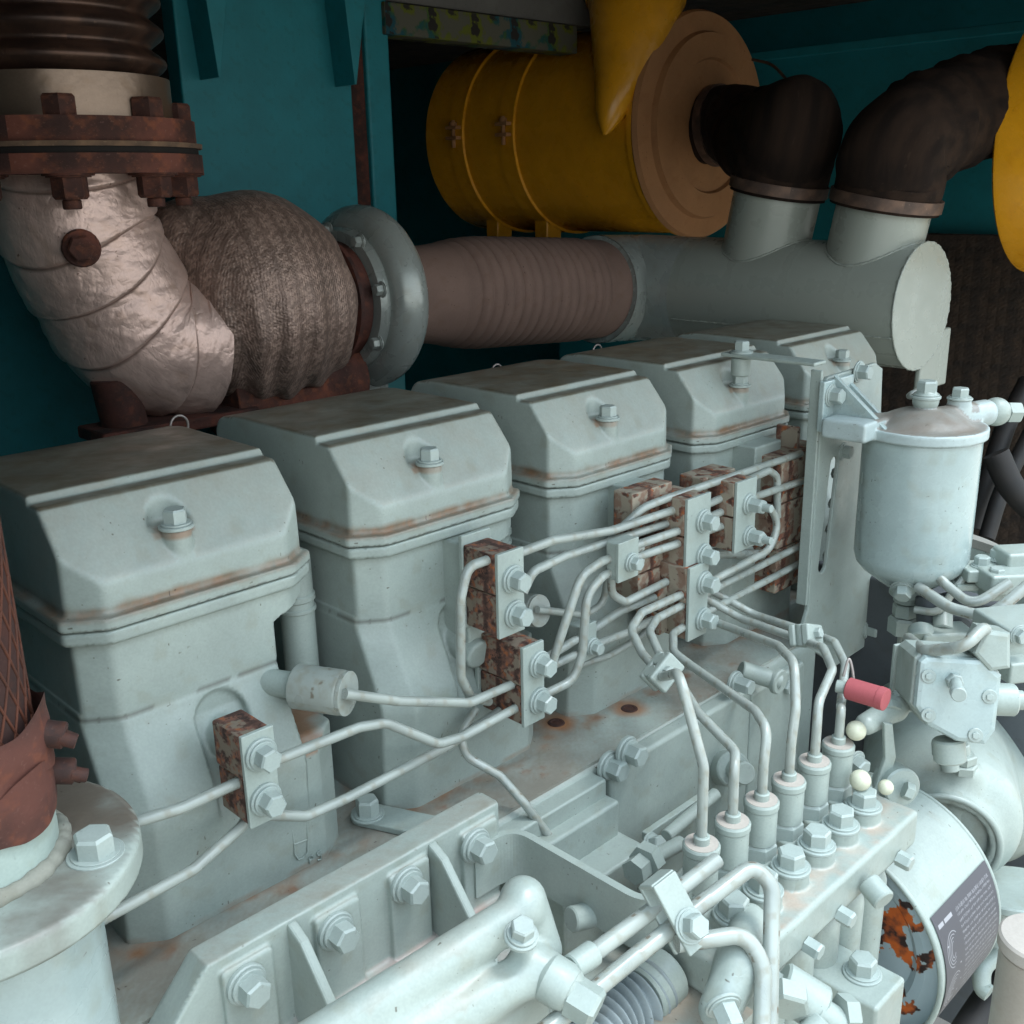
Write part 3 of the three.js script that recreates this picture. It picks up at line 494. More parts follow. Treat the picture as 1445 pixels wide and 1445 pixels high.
  const hp = []; for (let i = 0; i <= 420; i++) hp.push(new THREE.Vector3(mix(h0[0], hEnd.x, i / 420), mix(h0[1], hEnd.y, i / 420), tc.z));
  wpart(hs, 'hose_body', sweep(hp, (s) => 0.061 + 0.008 * sstep(0.0, 0.42, s) - 0.005 * sstep(0.0, 0.12, s) * (1 - sstep(0.15, 0.4, s)) + (s > 0.2 && s < 0.9 ? 0.0046 * (Math.abs(Math.sin((s - 0.2) * Math.PI * 24)) ** 0.6 - 0.5) * sstep(0.2, 0.3, s) * sstep(0.9, 0.84, s) : 0), 72), mHose);
  // manifold pipe: mitred bend, then across the engine towards the door
  const pxx = 1.065, py = hEnd.y - 0.006, r = 0.0765;
  const mf = thing('air_manifold', [pxx, py - r, -0.15], 'grey welded air manifold pipe with flat end cap and two stubs', 'manifold pipe');
  const mEnd = V([1.065, 0.4113, 0.0375]), zE = mEnd.z;
  const bend = [new THREE.Vector3(hEnd.x - 0.012, hEnd.y, tc.z), new THREE.Vector3(hEnd.x + 0.035, hEnd.y - 0.002, tc.z), new THREE.Vector3(hEnd.x + 0.075, hEnd.y - 0.003, tc.z + 0.022), new THREE.Vector3(pxx, py, tc.z + 0.10)];
  wpart(mf, 'mitre_bend', sweep(bend, () => r, 60), mTurbo);
  wpart(mf, 'main_pipe', rod([pxx, py, tc.z + 0.085], [pxx, py, zE], r, [[0, 0], [1, 0], [1, 1], [0, 1]], 72), mManifold);
  const weld = (ring, rr) => sweep(ring, (s, a, l) => rr * (0.8 + 0.15 * Math.sin(l * 900) + 0.2 * Math.sin(l * 377)), 8, false);
  const circ = (c, R, u, w, n = 220) => Array.from({ length: n + 1 }, (_, i) => { const a = (i / n) * Math.PI * 2; return V(c).addScaledVector(u, R * Math.cos(a)).addScaledVector(w, R * Math.sin(a)); });
  const ux = new THREE.Vector3(1, 0, 0), uy = new THREE.Vector3(0, 1, 0);
  wpart(mf, 'end_weld', weld(circ([pxx, py, zE - 0.001], r + 0.0002, ux, uy), 0.0018), mManifold);
  const sa = -2.72; // long seam on the engine side
  wpart(mf, 'long_weld', weld(Array.from({ length: 240 }, (_, i) => new THREE.Vector3(pxx + r * Math.cos(sa), py + r * Math.sin(sa), mix(tc.z + 0.11, zE, i / 239))), 0.0017), mManifold);
  wpart(mf, 'lug', boxAt([pxx + 0.02, py - 0.11, zE - 0.012], [pxx + 0.10, py - 0.035, zE - 0.004], 0.003), mManifold);
  // two stubs rising to rubber elbows
  const stubs = [[[1.065, 0.4771, -0.1883], [1.065, 0.5539, -0.1735]], [[1.065, 0.4777, -0.0331], [1.065, 0.5405, -0.0219]]];
  stubs.forEach(([a, b]) => {
    const A = V(a), B = V(b), d = B.clone().sub(A), q = A.clone().addScaledVector(d, -0.7);
    wpart(mf, 'stub', rod(q.toArray(), B.clone().addScaledVector(d, 0.3).toArray(), 0.057, [[0, 0], [1, 0], [1, 1], [0.9, 1], [0.9, 0.9]], 56), mManifold);
    const dn = d.clone().normalize(), ring = Array.from({ length: 161 }, (_, i) => { // saddle weld where the stub meets the pipe
      const t = (i / 160) * Math.PI * 2, e1 = new THREE.Vector3(1, 0, 0), e2 = dn.clone().cross(e1).normalize(), p = A.clone().addScaledVector(e1, 0.058 * Math.cos(t)).addScaledVector(e2, 0.058 * Math.sin(t));
      for (let k = 0; k < 30; k++) { const dd = Math.hypot(p.x - pxx, p.y - py) - r; p.addScaledVector(dn, -dd * 0.8); } return p;
    });
    wpart(mf, 'stub_weld', weld(ring, 0.0018), mManifold);
  });
  const st = stubs.map(([a, b]) => [V(a), V(b), V(b).sub(V(a)).normalize()]);
  // air cleaners
  const ac = V([1.34, 0.6535, -0.5035]), acx = 1.34;
  function cleaner(c, R, len, label, bands) {
    const t = thing('air_cleaner', [c.x, c.y - R, c.z - len / 2], label, 'air cleaner', 'yellow air cleaners');
    wpart(t, 'body', aim(lathe([[0, -0.004], [R * 0.96, -0.004], [R * 0.995, 0], [R, 0.006], [R, len * 0.40], [R, len - 0.012], [R + 0.006, len - 0.01], [R + 0.006, len]], 80), [c.x, c.y, c.z - len], [0, 0, 1]), mYellow);
    wpart(t, 'end_cap', aim(lathe([[R + 0.006, 0], [R + 0.009, 0.004], [R + 0.005, 0.012], [R * 0.86, 0.016], [R * 0.84, 0.026], [R * 0.62, 0.03], [R * 0.60, 0.024], [R * 0.40, 0.026], [0, 0.026]], 80), [c.x, c.y, c.z], [0, 0, 1]), mYellowDust);
    for (const f of bands) {
      const bz = c.z - len + f * len;
      const band = part(t, 'mounting_band', aim(lathe([[R, 0], [R + 0.003, 0.001], [R + 0.003, 0.033], [R + 0.0045, 0.034], [R + 0.0045, 0.038], [R, 0.039]], 80), [0, R, bz - t.position.z], [0, 0, 1]), mYellow);
      const a = 3.1, lx = c.x + (R + 0.008) * Math.cos(a), ly = c.y + (R + 0.008) * Math.sin(a), o = t.position;
      part(band, 'latch', merge([boxAt([lx - 0.008, ly + 0.006, bz + 0.004], [lx + 0.008, ly + 0.012, bz + 0.034], 0.001), boxAt([lx - 0.008, ly - 0.012, bz + 0.004], [lx + 0.008, ly - 0.006, bz + 0.034], 0.001), rod([lx, ly - 0.026, bz + 0.018], [lx, ly + 0.022, bz + 0.018], 0.004, null, 12), rod([lx, ly + 0.012, bz + 0.018], [lx, ly + 0.019, bz + 0.018], 0.0075, null, 6)]).translate(-o.x, -o.y, -o.z), mYellowDust);
      wpart(t, 'foot', boxAt([c.x - 0.09, c.y - R - 0.03, bz + 0.004], [c.x - 0.05, c.y - R * 0.78, bz + 0.036], 0.003), mYellow);
    }
    if (bands.length) wpart(t, 'base_rail', boxAt([c.x - 0.12, c.y - R - 0.045, c.z - len * 0.95], [c.x + 0.12, c.y - R - 0.03, c.z - len * 0.1], 0.003), mRustDark);
    return t;
  }
  const acR = 0.172, len = 0.505, ct = cleaner(ac, acR, len, 'yellow cylindrical air cleaner with two bands and a cone shaped intake duct', [0.14, 0.40]);
  wpart(ct, 'intake_duct', sweep(curve([[1.1381, 0.6403, -0.5371], [1.1567, 0.6828, -0.5373], [1.1902, 0.737, -0.5427], [1.2266, 0.8134, -0.5549], [1.246, 0.8475, -0.5654], [1.2714, 0.9148, -0.5843]], 80), (q) => 0.077 * Math.min(1, Math.max(q, 0.004) / 0.74) ** 0.62 + (q > 0.76 && q < 0.83 ? 0.004 : 0), 64), mYellow);
  const ac2 = V([1.34, 0.6097, 0.2211]);
  cleaner(ac2, acR, 0.16, 'yellow air cleaner at the end of the second rubber elbow', []);
  // rubber elbows from the cleaners to the stubs
  function elbow(pts, rr, label, cl) {
    const mid = V(pts[2]), t = thing('rubber_elbow', [mid.x, mid.y - 0.1, mid.z], label, 'rubber elbow', 'black rubber intake elbows');
    const c = curve(pts, 90, 0.5);
    wpart(t, 'elbow_body', sweep(c, (s, a) => rr * (1 + 0.02 * (s < 0.1 || s > 0.9 ? 1 : 0)) + 0.006 * (fbm(Math.cos(a) * 2 + 4, Math.sin(a) * 2, s * 12, 3) - 0.5) + 0.006 * Math.max(0, Math.sin(s * 30 + Math.cos(a + 1) * 1.6 + 2 * fbm(Math.cos(a) + 3, s * 5, 2, 2))) ** 8 * sstep(0.12, 0.25, s) * sstep(0.9, 0.75, s), 72), mRubber);
    const hoop = (i, j, rad) => { const p = c[i], d = c[j].clone().sub(p).normalize(); return [p, d, rad]; };
    for (const [i, j] of cl) {
      const p = c[i], d = c[j].clone().sub(p).normalize(), q = p.clone().addScaledVector(d, 0.016);
      const b = wpart(t, 'hose_clamp', aim(lathe([[rr, 0], [rr + 0.0045, 0], [rr + 0.0045, 0.014], [rr, 0.014]], 64), p.toArray(), d.toArray()), mSteelDusty);
    }
    return t;
  }
  const s0 = st[0], s1 = st[1], up = (s, k) => s[1].clone().addScaledVector(s[2], k).toArray();
  elbow([[ac.x, ac.y, ac.z + 0.02], [ac.x - 0.01, ac.y, ac.z + 0.09], [ac.x - 0.08, ac.y - 0.028, ac.z + 0.17], up(s0, 0.078), up(s0, 0.03), up(s0, -0.006)], 0.060, 'black rubber elbow between the yellow end cap and the manifold', [[88, 85], [4, 6]]);
  elbow([[1.3, 0.6688, 0.0695], [1.26, 0.6601, 0.0239], [1.16, 0.6348, 0.0013], up(s1, 0.062), up(s1, 0.02), up(s1, -0.01)], 0.063, 'black rubber elbow leaning out to the second air cleaner', [[88, 85]]);
  single('clamp_tail', sweep(curve([[1.3, 0.7454, -0.376], [1.28, 0.732, -0.3274], [1.24, 0.7, -0.2709]], 20), () => 0.0022, 8), mSteelDusty, 'thin curved wire tail above the first rubber elbow', 'wire');
}
// wire loops behind the heads
for (const [q, l] of [[[0.521, 0.3927, -0.15], 'small wire loop behind the middle cylinder head'], [[0.6752, 0.3947, -0.15], 'small wire loop behind the head with the bracket arm'], [[0.1796, 0.3946, -0.16], 'small wire loop behind the first cylinder head']]) {
  const c = V(q), n = 24, pts = Array.from({ length: n + 1 }, (_, i) => { const a = mix(-0.35, Math.PI + 0.35, i / n); return new THREE.Vector3(c.x + 0.0075 * Math.cos(a), c.y + 0.008 * Math.sin(a) - 0.006, c.z); });
  pts.unshift(new THREE.Vector3(pts[0].x, pts[0].y - 0.02, c.z)); pts.push(new THREE.Vector3(pts[pts.length - 1].x, pts[0].y, c.z));
  single('wire_loop', sweep(pts, () => 0.001, 8), mSteel, l, 'wire loop', 'wire loops behind the heads');
}

// ---------------------------------------------------------------- pipe clamps and fuel lines in front of the heads
function clampBlock(label, a, b, depth, bolts, o = {}) {          // a: top left, b: bottom right of the front plate; block runs back by depth
  const x0 = a[0], x1 = b[0], y1 = a[1], y0 = b[1], zf = a[2], t = thing('pipe_clamp', [(x0 + x1) / 2, y0, zf - depth / 2], label, 'pipe clamp', o.group || 'pipe clamps in front of the cylinder heads');
  const th = o.th || 0.0032, n = o.split || 2, h = (y1 - y0) / n;
  if (bolts.length) wpart(t, 'plate', boxAt([x0, y0, zf - th], [x1, y1, zf], 0.0007), mPaint);
  for (let k = 0; k < n; k++) {
    const g = boxUV(rbox(x1 - x0 - 0.001, h - 0.0012, depth - th, 0.0016).translate((x0 + x1) / 2 + (k % 2 ? -0.0006 : 0.0004), y0 + h * (k + 0.5), zf - th - (depth - th) / 2), 0.11);
    const u = g.attributes.uv; for (let i = 0; i < u.count; i++) u.setXY(i, u.getX(i) + x0 * 3.7 + k * 0.31, u.getY(i) + k * 0.57);
    wpart(t, 'block', g, o.mat || mPeel);
  }
  if (o.back) wpart(t, 'back_plate', boxAt([x0 - 0.001, y0 - 0.002, zf - depth - 0.004], [x1 + 0.002, y1 + 0.006, zf - depth], 0.001), mPaint);
  for (const q of bolts) bolt(t, q, [0, 0, 1], o.af || 0.0128, { h: o.h || 0.0095, stud: o.stud, name: o.stud ? 'nut' : 'bolt', washer: 0.004 });
  return t;
}
clampBlock('two bolt pipe clamp with rust flaked block in the arched niche', [0.0591, 0.2636, 0.112], [0.0808, 0.2023, 0.112], 0.034, [[0.0703, 0.2487, 0.112], [0.0705, 0.2185, 0.112]], { mat: mPeelR });
clampBlock('upper rust flaked pipe clamp with dusty back plate beside the second head', [0.2671, 0.3208, 0.112], [0.293, 0.2569, 0.112], 0.036, [[0.281, 0.2995, 0.112], [0.2824, 0.2725, 0.112]], { back: 1, mat: mPeelR });
clampBlock('lower rust brown pipe clamp with two stepped bolts above the rusty hole', [0.2844, 0.2459, 0.118], [0.3065, 0.1819, 0.118], 0.048, [[0.3004, 0.2286, 0.118], [0.2999, 0.1992, 0.118]], { back: 1, mat: mPeelR });
clampBlock('small painted saddle clamp with one bolt holding two bent lines', [0.3887, 0.2998, 0.12], [0.4138, 0.2671, 0.12], 0.014, [[0.4037, 0.2812, 0.12]], { split: 1, mat: mPaint, af: 0.0095, h: 0.006 });
clampBlock('tall two bolt clamp plate on peeling blocks between the upper lines', [0.4803, 0.3144, 0.118], [0.5134, 0.2473, 0.118], 0.040, [[0.5025, 0.2912, 0.118], [0.5043, 0.2601, 0.118]]);
clampBlock('two bolt clamp plate on peeling blocks standing under another clamp', [0.478, 0.2559, 0.124], [0.5053, 0.1889, 0.124], 0.046, [[0.4982, 0.238, 0.124], [0.4981, 0.2046, 0.124]]);
clampBlock('pipe clamp with long nuts and stud ends beside the round pipe bend', [0.5527, 0.3137, 0.118], [0.584, 0.248, 0.118], 0.040, [[0.5712, 0.2907, 0.118], [0.5738, 0.2601, 0.118]], { stud: 0.008, h: 0.012, af: 0.012 });
clampBlock('small painted clamp low behind the two curved lines', [0.3668, 0.2309, 0.1], [0.3866, 0.1996, 0.1], 0.014, [[0.3805, 0.2104, 0.1]], { split: 1, mat: mPaint, af: 0.0095, h: 0.006 });
clampBlock('rust flaked clamp block half hidden by the slotted bracket', [0.6597, 0.3116, 0.1], [0.7439, 0.1714, 0.1], 0.034, [], { split: 3 });
clampBlock('flaking clamp block behind the tall clamp plate', [0.4472, 0.278, 0.096], [0.5055, 0.2233, 0.096], 0.03, [], { split: 2 });
clampBlock('flaking rust brown clamp block beside the upper fuel lines', [0.4427, 0.3224, 0.092], [0.4979, 0.2822, 0.092], 0.024, [], { split: 1 });
clampBlock('flaking clamp block top under the long upper line', [0.5459, 0.3139, 0.09], [0.5979, 0.2576, 0.09], 0.03, [], { split: 2 });
clampBlock('flaking block in line with the clamp holding curved pump lines', [0.4671, 0.2352, 0.104], [0.5099, 0.1904, 0.104], 0.03, [], { split: 2 });
for (const [a, b, l] of [[[0.272, 0.3175, 0.072], [0.2997, 0.2329, 0.072], 'grey mounting lug with dusty top behind the upper clamp'], [[0.461, 0.3201, 0.075], [0.494, 0.2545, 0.075], 'grey mounting lug behind the small saddle clamp'], [[0.649, 0.3207, 0.075], [0.6954, 0.2622, 0.075], 'grey mounting lug at the far end of the clamp row']])
  single('mounting_lug', merge([boxAt([a[0], b[1], 0.045], [b[0], a[1], 0.074], 0.002)]), mPaint, l, 'mounting lug', 'mounting lugs on the heads');

const R1 = 0.0035;
function line(label, pts, r = R1, br = 0.016, o = {}) { return single('fuel_line', sweep(fillet(pts, br), (s, a, l) => r * (1 + 0.012 * Math.sin(l * 90)), 14), o.mat || mPipe, label, 'pipe', o.group || 'bent fuel lines'); }
line('thin line entering the niche clamp and humped over to the rust brown clamp', [[-0.0186, 0.2238, 0.085], [0.0026, 0.2282, 0.094], [0.022, 0.2286, 0.1], [0.0649, 0.2289, 0.1], [0.0885, 0.2323, 0.1], [0.1508, 0.2297, 0.1], [0.1706, 0.2257, 0.102], [0.2093, 0.196, 0.108], [0.2304, 0.1924, 0.108], [0.2987, 0.1949, 0.108]]);
line('thin line from the flange side running up under the niche clamp', [[-0.0423, 0.1902, 0.11], [-0.0305, 0.1907, 0.11], [0.024, 0.1888, 0.104], [0.0613, 0.1955, 0.096], [0.071, 0.1971, 0.09]]);
line('thin line sagging from the niche clamp to behind the rust brown clamp', [[0.0773, 0.1968, 0.096], [0.1072, 0.1815, 0.096], [0.1385, 0.1786, 0.094], [0.2304, 0.1787, 0.092], [0.313, 0.1892, 0.09]]);
line('line from the round connector nut to the rust brown clamp', [[0.1365, 0.2612, 0.106], [0.1774, 0.2407, 0.106], [0.2414, 0.2148, 0.106], [0.3031, 0.2119, 0.104]]);
line('upright line looping down beside the upper clamp block', [[0.2812, 0.3141, 0.1], [0.2462, 0.3161, 0.104], [0.2369, 0.2958, 0.106], [0.2378, 0.2353, 0.102], [0.2518, 0.2119, 0.096], [0.2735, 0.1988, 0.092]], R1, 0.013);
line('return line dropping from behind the clamp to the casting below', [[0.2668, 0.1929, 0.085], [0.2465, 0.181, 0.088], [0.2465, 0.165, 0.095], [0.2615, 0.1507, 0.115], [0.2686, 0.1313, 0.134], [0.2954, 0.078, 0.15]], 0.0033);
line('topmost long line from the upper clamp to the tall clamp plate', [[0.2909, 0.3141, 0.106], [0.3331, 0.3137, 0.104], [0.4007, 0.3038, 0.102], [0.5119, 0.3016, 0.102]], R1, 0.05);
line('second long line leaving the upper clamp in a short bend', [[0.2994, 0.2817, 0.104], [0.3101, 0.2953, 0.104], [0.3514, 0.2956, 0.1], [0.4903, 0.2888, 0.096]], R1, 0.014);
line('curved line from the saddle clamp down to the upper bolt of the brown clamp', [[0.432, 0.2835, 0.108], [0.3812, 0.2854, 0.11], [0.3519, 0.2829, 0.114], [0.3337, 0.2543, 0.116], [0.3188, 0.2155, 0.112], [0.311, 0.2104, 0.106]], R1, 0.022);
line('curved line from the saddle clamp down to the lower bolt of the brown clamp', [[0.4323, 0.2724, 0.108], [0.383, 0.2731, 0.11], [0.3584, 0.266, 0.114], [0.3536, 0.219, 0.114], [0.3459, 0.1968, 0.112], [0.3083, 0.1929, 0.106]], R1, 0.020);
line('short straight line between the saddle clamp and the tall clamp, upper one', [[0.4186, 0.2881, 0.11], [0.4995, 0.2847, 0.108]]);
line('short straight line between the saddle clamp and the tall clamp, lower one', [[0.4161, 0.2779, 0.11], [0.5001, 0.273, 0.108]]);
line('line in a tight U bend under the saddle clamp', [[0.3987, 0.2696, 0.104], [0.3999, 0.2511, 0.104], [0.417, 0.2386, 0.104], [0.4772, 0.2384, 0.1]], R1, 0.012);
line('thin stub line from the injector nut curling up behind the curved lines', [[0.3325, 0.2531, 0.086], [0.3877, 0.2313, 0.086], [0.4091, 0.2353, 0.088], [0.411, 0.2584, 0.09]], 0.0030, 0.02);
line('pump line swinging round from the lower clamp to the first pump outlet', [[0.4941, 0.2294, 0.114], [0.4193, 0.2337, 0.12], [0.3951, 0.2289, 0.128], [0.382, 0.2195, 0.15], [0.3622, 0.2185, 0.185], [0.2925, 0.268, 0.250], [0.2845, 0.215, 0.277], [0.2845, 0.15, 0.2776]], R1, 0.016);
line('pump line swinging round from the lower clamp to the second pump outlet', [[0.4946, 0.2194, 0.114], [0.4401, 0.2222, 0.12], [0.4187, 0.2201, 0.128], [0.4035, 0.2121, 0.15], [0.3825, 0.2082, 0.185], [0.3512, 0.2077, 0.225], [0.3341, 0.2015, 0.268], [0.3195, 0.2, 0.277], [0.3195, 0.15, 0.2776]], R1, 0.016);
line('pump line curling from the clamp foot to the third pump outlet', [[0.4926, 0.1988, 0.114], [0.4568, 0.204, 0.124], [0.433, 0.2009, 0.142], [0.4298, 0.1971, 0.16], [0.3774, 0.2101, 0.255], [0.3629, 0.2082, 0.274], [0.3545, 0.19, 0.2776], [0.3545, 0.15, 0.2776]], R1, 0.016);
line('pump line sloping from the clamp foot to the fourth pump outlet', [[0.506, 0.2013, 0.114], [0.5099, 0.1993, 0.13], [0.4538, 0.2253, 0.225], [0.4143, 0.2367, 0.262], [0.3973, 0.2114, 0.275], [0.3895, 0.19, 0.2776], [0.3895, 0.15, 0.2776]], R1, 0.02);
line('pump line through the clipped pair to the fifth pump outlet', [[0.5248, 0.2134, 0.1], [0.5459, 0.1966, 0.112], [0.55, 0.1901, 0.13], [0.5382, 0.1941, 0.19], [0.5061, 0.209, 0.235], [0.4718, 0.2108, 0.262], [0.4328, 0.2027, 0.273], [0.4245, 0.19, 0.2776], [0.4245, 0.15, 0.2776]], R1, 0.018);
line('pump line through the clipped pair to the last pump outlet', [[0.5484, 0.2093, 0.095], [0.5689, 0.1941, 0.108], [0.5805, 0.1831, 0.124], [0.5697, 0.1876, 0.18], [0.5436, 0.1985, 0.225], [0.5156, 0.1957, 0.25], [0.4734, 0.1802, 0.27], [0.4595, 0.19, 0.2776], [0.4595, 0.15, 0.2776]], R1, 0.018);
line('long line along the top of the clamps to the far block', [[0.4286, 0.299, 0.092], [0.4491, 0.3109, 0.096], [0.4818, 0.3126, 0.098], [0.6949, 0.3099, 0.096]], R1, 0.03);
line('short line joining the tall clamp to the clamp with stud ends', [[0.5203, 0.2941, 0.1], [0.5866, 0.2978, 0.1]]);
line('small hooked line bending down beside the far block', [[0.5933, 0.3048, 0.102], [0.6286, 0.3071, 0.102], [0.6441, 0.2984, 0.102], [0.6484, 0.2566, 0.102]], R1, 0.012);
line('straight line from the stud end clamp to the far block', [[0.5866, 0.29, 0.108], [0.7183, 0.282, 0.1]]);
line('line in a wide round bend between the stud end clamp and the lower clamp', [[0.5833, 0.279, 0.11], [0.6167, 0.2779, 0.112], [0.6315, 0.2561, 0.114], [0.6144, 0.2355, 0.116], [0.5045, 0.2284, 0.114]], R1, 0.024);
line('straight line under the round bend to the far block, upper one', [[0.5106, 0.2175, 0.11], [0.7058, 0.2172, 0.104]]);
line('straight line under the round bend to the far block, lower one', [[0.5146, 0.1969, 0.108], [0.7117, 0.197, 0.102]]);
line('short line between the plates, upper one', [[0.5205, 0.2846, 0.104], [0.5866, 0.2836, 0.1]]);
line('short line between the plates, lower one', [[0.5212, 0.2727, 0.104], [0.5878, 0.2684, 0.1]]);
line('level shaft behind the lower bolt of the tall clamp', [[0.5395, 0.2467, 0.092], [0.647, 0.2153, 0.088]], 0.005);
line('low line rising from the small low clamp to the flaking block', [[0.3189, 0.2174, 0.1], [0.3899, 0.2211, 0.094], [0.4239, 0.2262, 0.094], [0.4829, 0.2259, 0.096]], R1, 0.03);
line('lowest line from the brown clamp through the small low clamp', [[0.3292, 0.2065, 0.096], [0.3935, 0.2061, 0.094], [0.4317, 0.2038, 0.094], [0.4966, 0.2052, 0.094]], R1, 0.03);
line('thin drain line curving along the foot of the middle head', [[0.3883, 0.1849, 0.08], [0.4241, 0.1817, 0.082], [0.4622, 0.1882, 0.086], [0.4842, 0.2006, 0.088]], 0.003, 0.03);

// round connector nuts screwed into the heads
{
  const nut = (a, b, r, label) => { const t = thing('connector_nut', [a[0], a[1] - r, a[2]], label, 'connector nut', 'connector nuts on the heads'); wpart(t, 'barrel', rod(a, b, r, [[0, 0], [0.92, 0], [1, 0.03], [1, 0.86], [0.95, 0.9], [0.95, 0.92], [0.98, 0.93], [0.98, 0.99], [0.9, 1], [0, 1]], 44), mPipe); wpart(t, 'neck', rod(V(a).lerp(V(b), -0.6).toArray(), V(a).lerp(V(b), 0.02).toArray(), r * 0.6, null, 28), mPaint); };
  nut([0.1267, 0.2565, 0.066], [0.1438, 0.2564, 0.1], 0.0148, 'round painted connector nut between the first and second heads');
  nut([0.3386, 0.2445, 0.062], [0.3397, 0.2486, 0.082], 0.013, 'round connector nut behind the upper clamp plate');
}
// two small bridge clips that hold the pump lines in pairs
for (const [q, l, ry, rz] of [[[0.3705, 0.2172, 0.178], 'white painted bridge clip on the first pair of pump lines', -0.35, 0.55], [[0.5312, 0.2023, 0.205], 'painted bridge clip on the last pair of pump lines', 0.1, -0.35]]) {
  const t = thing('line_clip', q, l, 'line clip', 'bridge clips on the pump lines');
  const g = merge([rbox(0.026, 0.018, 0.007, 0.002).translate(0, 0, 0.006), rbox(0.026, 0.018, 0.006, 0.002).translate(0, 0, -0.0065), rod([-0.006, -0.009, 0], [-0.006, 0.009, 0], 0.0055, null, 20), rod([0.006, -0.009, 0], [0.006, 0.009, 0], 0.0055, null, 20)]);
  part(t, 'saddle', g, mPaint); const w = new THREE.Object3D(); t.rotation.set(-0.35, ry, rz);
  part(t, 'screw', aim(hexGeo(0.008, 0.005), [0, 0.001, 0.0095], [0, 0, 1], 0.3), mBolt);
}

// ---------------------------------------------------------------- slotted bracket and fuel filter
{
  const z = 0.1275, A = [0.6732, 0.3898, 0.1275], top = [0.6728, 0.3932, 0.1275][1];
  const b = thing('filter_bracket', [0.74, 0.0, z], 'grey slotted steel bracket plate with an arm bolted over a head', 'bracket');
  // face plate
  const q = (p) => [p[0], p[1]];
  const out = [q([0.6741, 0.3831, 0.1275]), q([0.6808, 0.3908, 0.1275]), q([0.7724, 0.3923, 0.1275]), q([0.7885, 0.3846, 0.1275]), q([0.8204, 0.0777, 0.1275]), q([0.74, 0.0758, 0.1275]), q([0.6601, 0.1307, 0.1275]), q([0.6726, 0.1593, 0.1275])].reverse();
  const S0 = q([0.705, 0.3025, 0.1275]), S1 = q([0.6958, 0.2007, 0.1275]), sw = 0.0078, slot = [...ring2(S1[0], S1[1], sw, 10, Math.PI, 2 * Math.PI), ...ring2(S0[0], S0[1], sw, 10, 0, Math.PI)];
  const g = extrude(out, 0.0045, 0.0012, [slot]); g.translate(0, 0, z - 0.0045);
  wpart(b, 'plate', g, mPaint);
  // arm over the head bolt, bent down into the plate
  const hb = [0.6785 - 0.008, 0.4015, 0.039];
  wpart(b, 'arm', boxAt([hb[0] - 0.011, 0.4025, 0.022], [hb[0] + 0.011, 0.4062, z - 0.003], 0.0015), mPaint);
  const corner = V(A); 
  wpart(b, 'side_flange', boxAt([A[0] - 0.004, 0.165, z - 0.012], [A[0] - 0.0005, 0.398, z - 0.0005], 0.0012), mPaint);
  wpart(b, 'spacer', rod([hb[0], 0.384, hb[2]], [hb[0], 0.4018, hb[2]], 0.0095, null, 28), mPaint);
  bolt(b, [hb[0], 0.4065, hb[2]], [0, 1, 0], 0.0135, { h: 0.009 });
  for (const p of [[0.6956, 0.3686, 0.1275], [0.72, 0.3124, 0.1275]]) bolt(b, p, [0, 0, 1], 0.011, { h: 0.007 });
  bolt(b, [0.8042, 0.0973, 0.1275], [0, 0, 1], 0.013, { h: 0.011 }); bolt(b, [0.6274, 0.0963, 0.1275], [0, 0, 1], 0.013, { h: 0.011 });
  for (const p of [[0.7326, 0.2856, 0.112], [0.7314, 0.2541, 0.112], [0.7294, 0.2275, 0.112], [0.7276, 0.199, 0.112]]) bolt(b, p, [0, 0, 1], 0.0095, { h: 0.005, washer: 0 });
  // rear web of the bracket seen through the slot
  wpart(b, 'rear_web', boxAt([S1[0] + 0.010, S1[1] - 0.02, 0.06], [S1[0] + 0.016, S0[1] + 0.03, 0.085], 0.002), mPeel);

  const fc = [0.7295, 0.3473, 0.2], X = fc[0], Z = 0.2, yT = [0.7313, 0.3389, 0.2][1], yB = [0.7386, 0.2128, 0.2][1], r = 0.0525;
  const f = thing('fuel_filter', [X, yB - 0.04, Z], 'pale grey canister fuel filter with domed dusty cap on a bracket', 'fuel filter');
  wpart(f, 'canister', aim(lathe([[0, -0.024], [0.020, -0.024], [0.024, -0.0215], [0.044, -0.006], [0.050, 0.001], [r, 0.010], [r, yT - yB - 0.004], [r - 0.002, yT - yB]], 96, 0.9), [X, yB, Z], [0, 1, 0]), mGloss);
  const cap = paintVerts(sdf((x, y, z) => {
    const rr = Math.hypot(x, z);
    let d = smax(rr - 0.0565, Math.abs(y - 0.005) - 0.005, 0.002);
    d = smin(d, smax(Math.hypot(rr, (y + 0.045) * 1.0) - 0.0705, 0.004 - y, 0.002), 0.003);
    d = smin(d, dCyl(x, y, z, [0, 0.02, 0], [0, 0.034, 0], 0.0095), 0.003);                                       // vent boss
    d = smin(d, dCap(x, y, z, [0.022, 0.012, 0.012], [0.062, 0.014, 0.03], 0.0125), 0.004);                     // outlet elbow
    d = smin(d, dCyl(x, y, z, [0.034, 0.010, 0.017], [0.034, 0.030, 0.017], 0.0105), 0.003);
    d = smin(d, dBox(x, y, z, [-0.042, 0.009, -0.042], [0.03, 0.009, 0.022], 0.003), 0.003);                    // mounting ear
    return d;
  }, [-0.085, -0.01, -0.08], [0.085, 0.045, 0.06], 0.0022), (x, y, z, nx, ny) => {
    const n = fbm(x * 80, y * 80, z * 80, 4), k = Math.hypot(x, z) < 0.0545 && y > 0.0085 && y < 0.03 && ny > 0.4 ? clamp(0.9 + 0.5 * (n - 0.5), 0, 1) : clamp(1.4 * (n - 0.55), 0, 0.4);
    return mix3([0.40, 0.47, 0.465], [0.20, 0.172, 0.145], k);
  });
  wpart(f, 'cap', cap.translate(X, yT, Z), mPaintV);
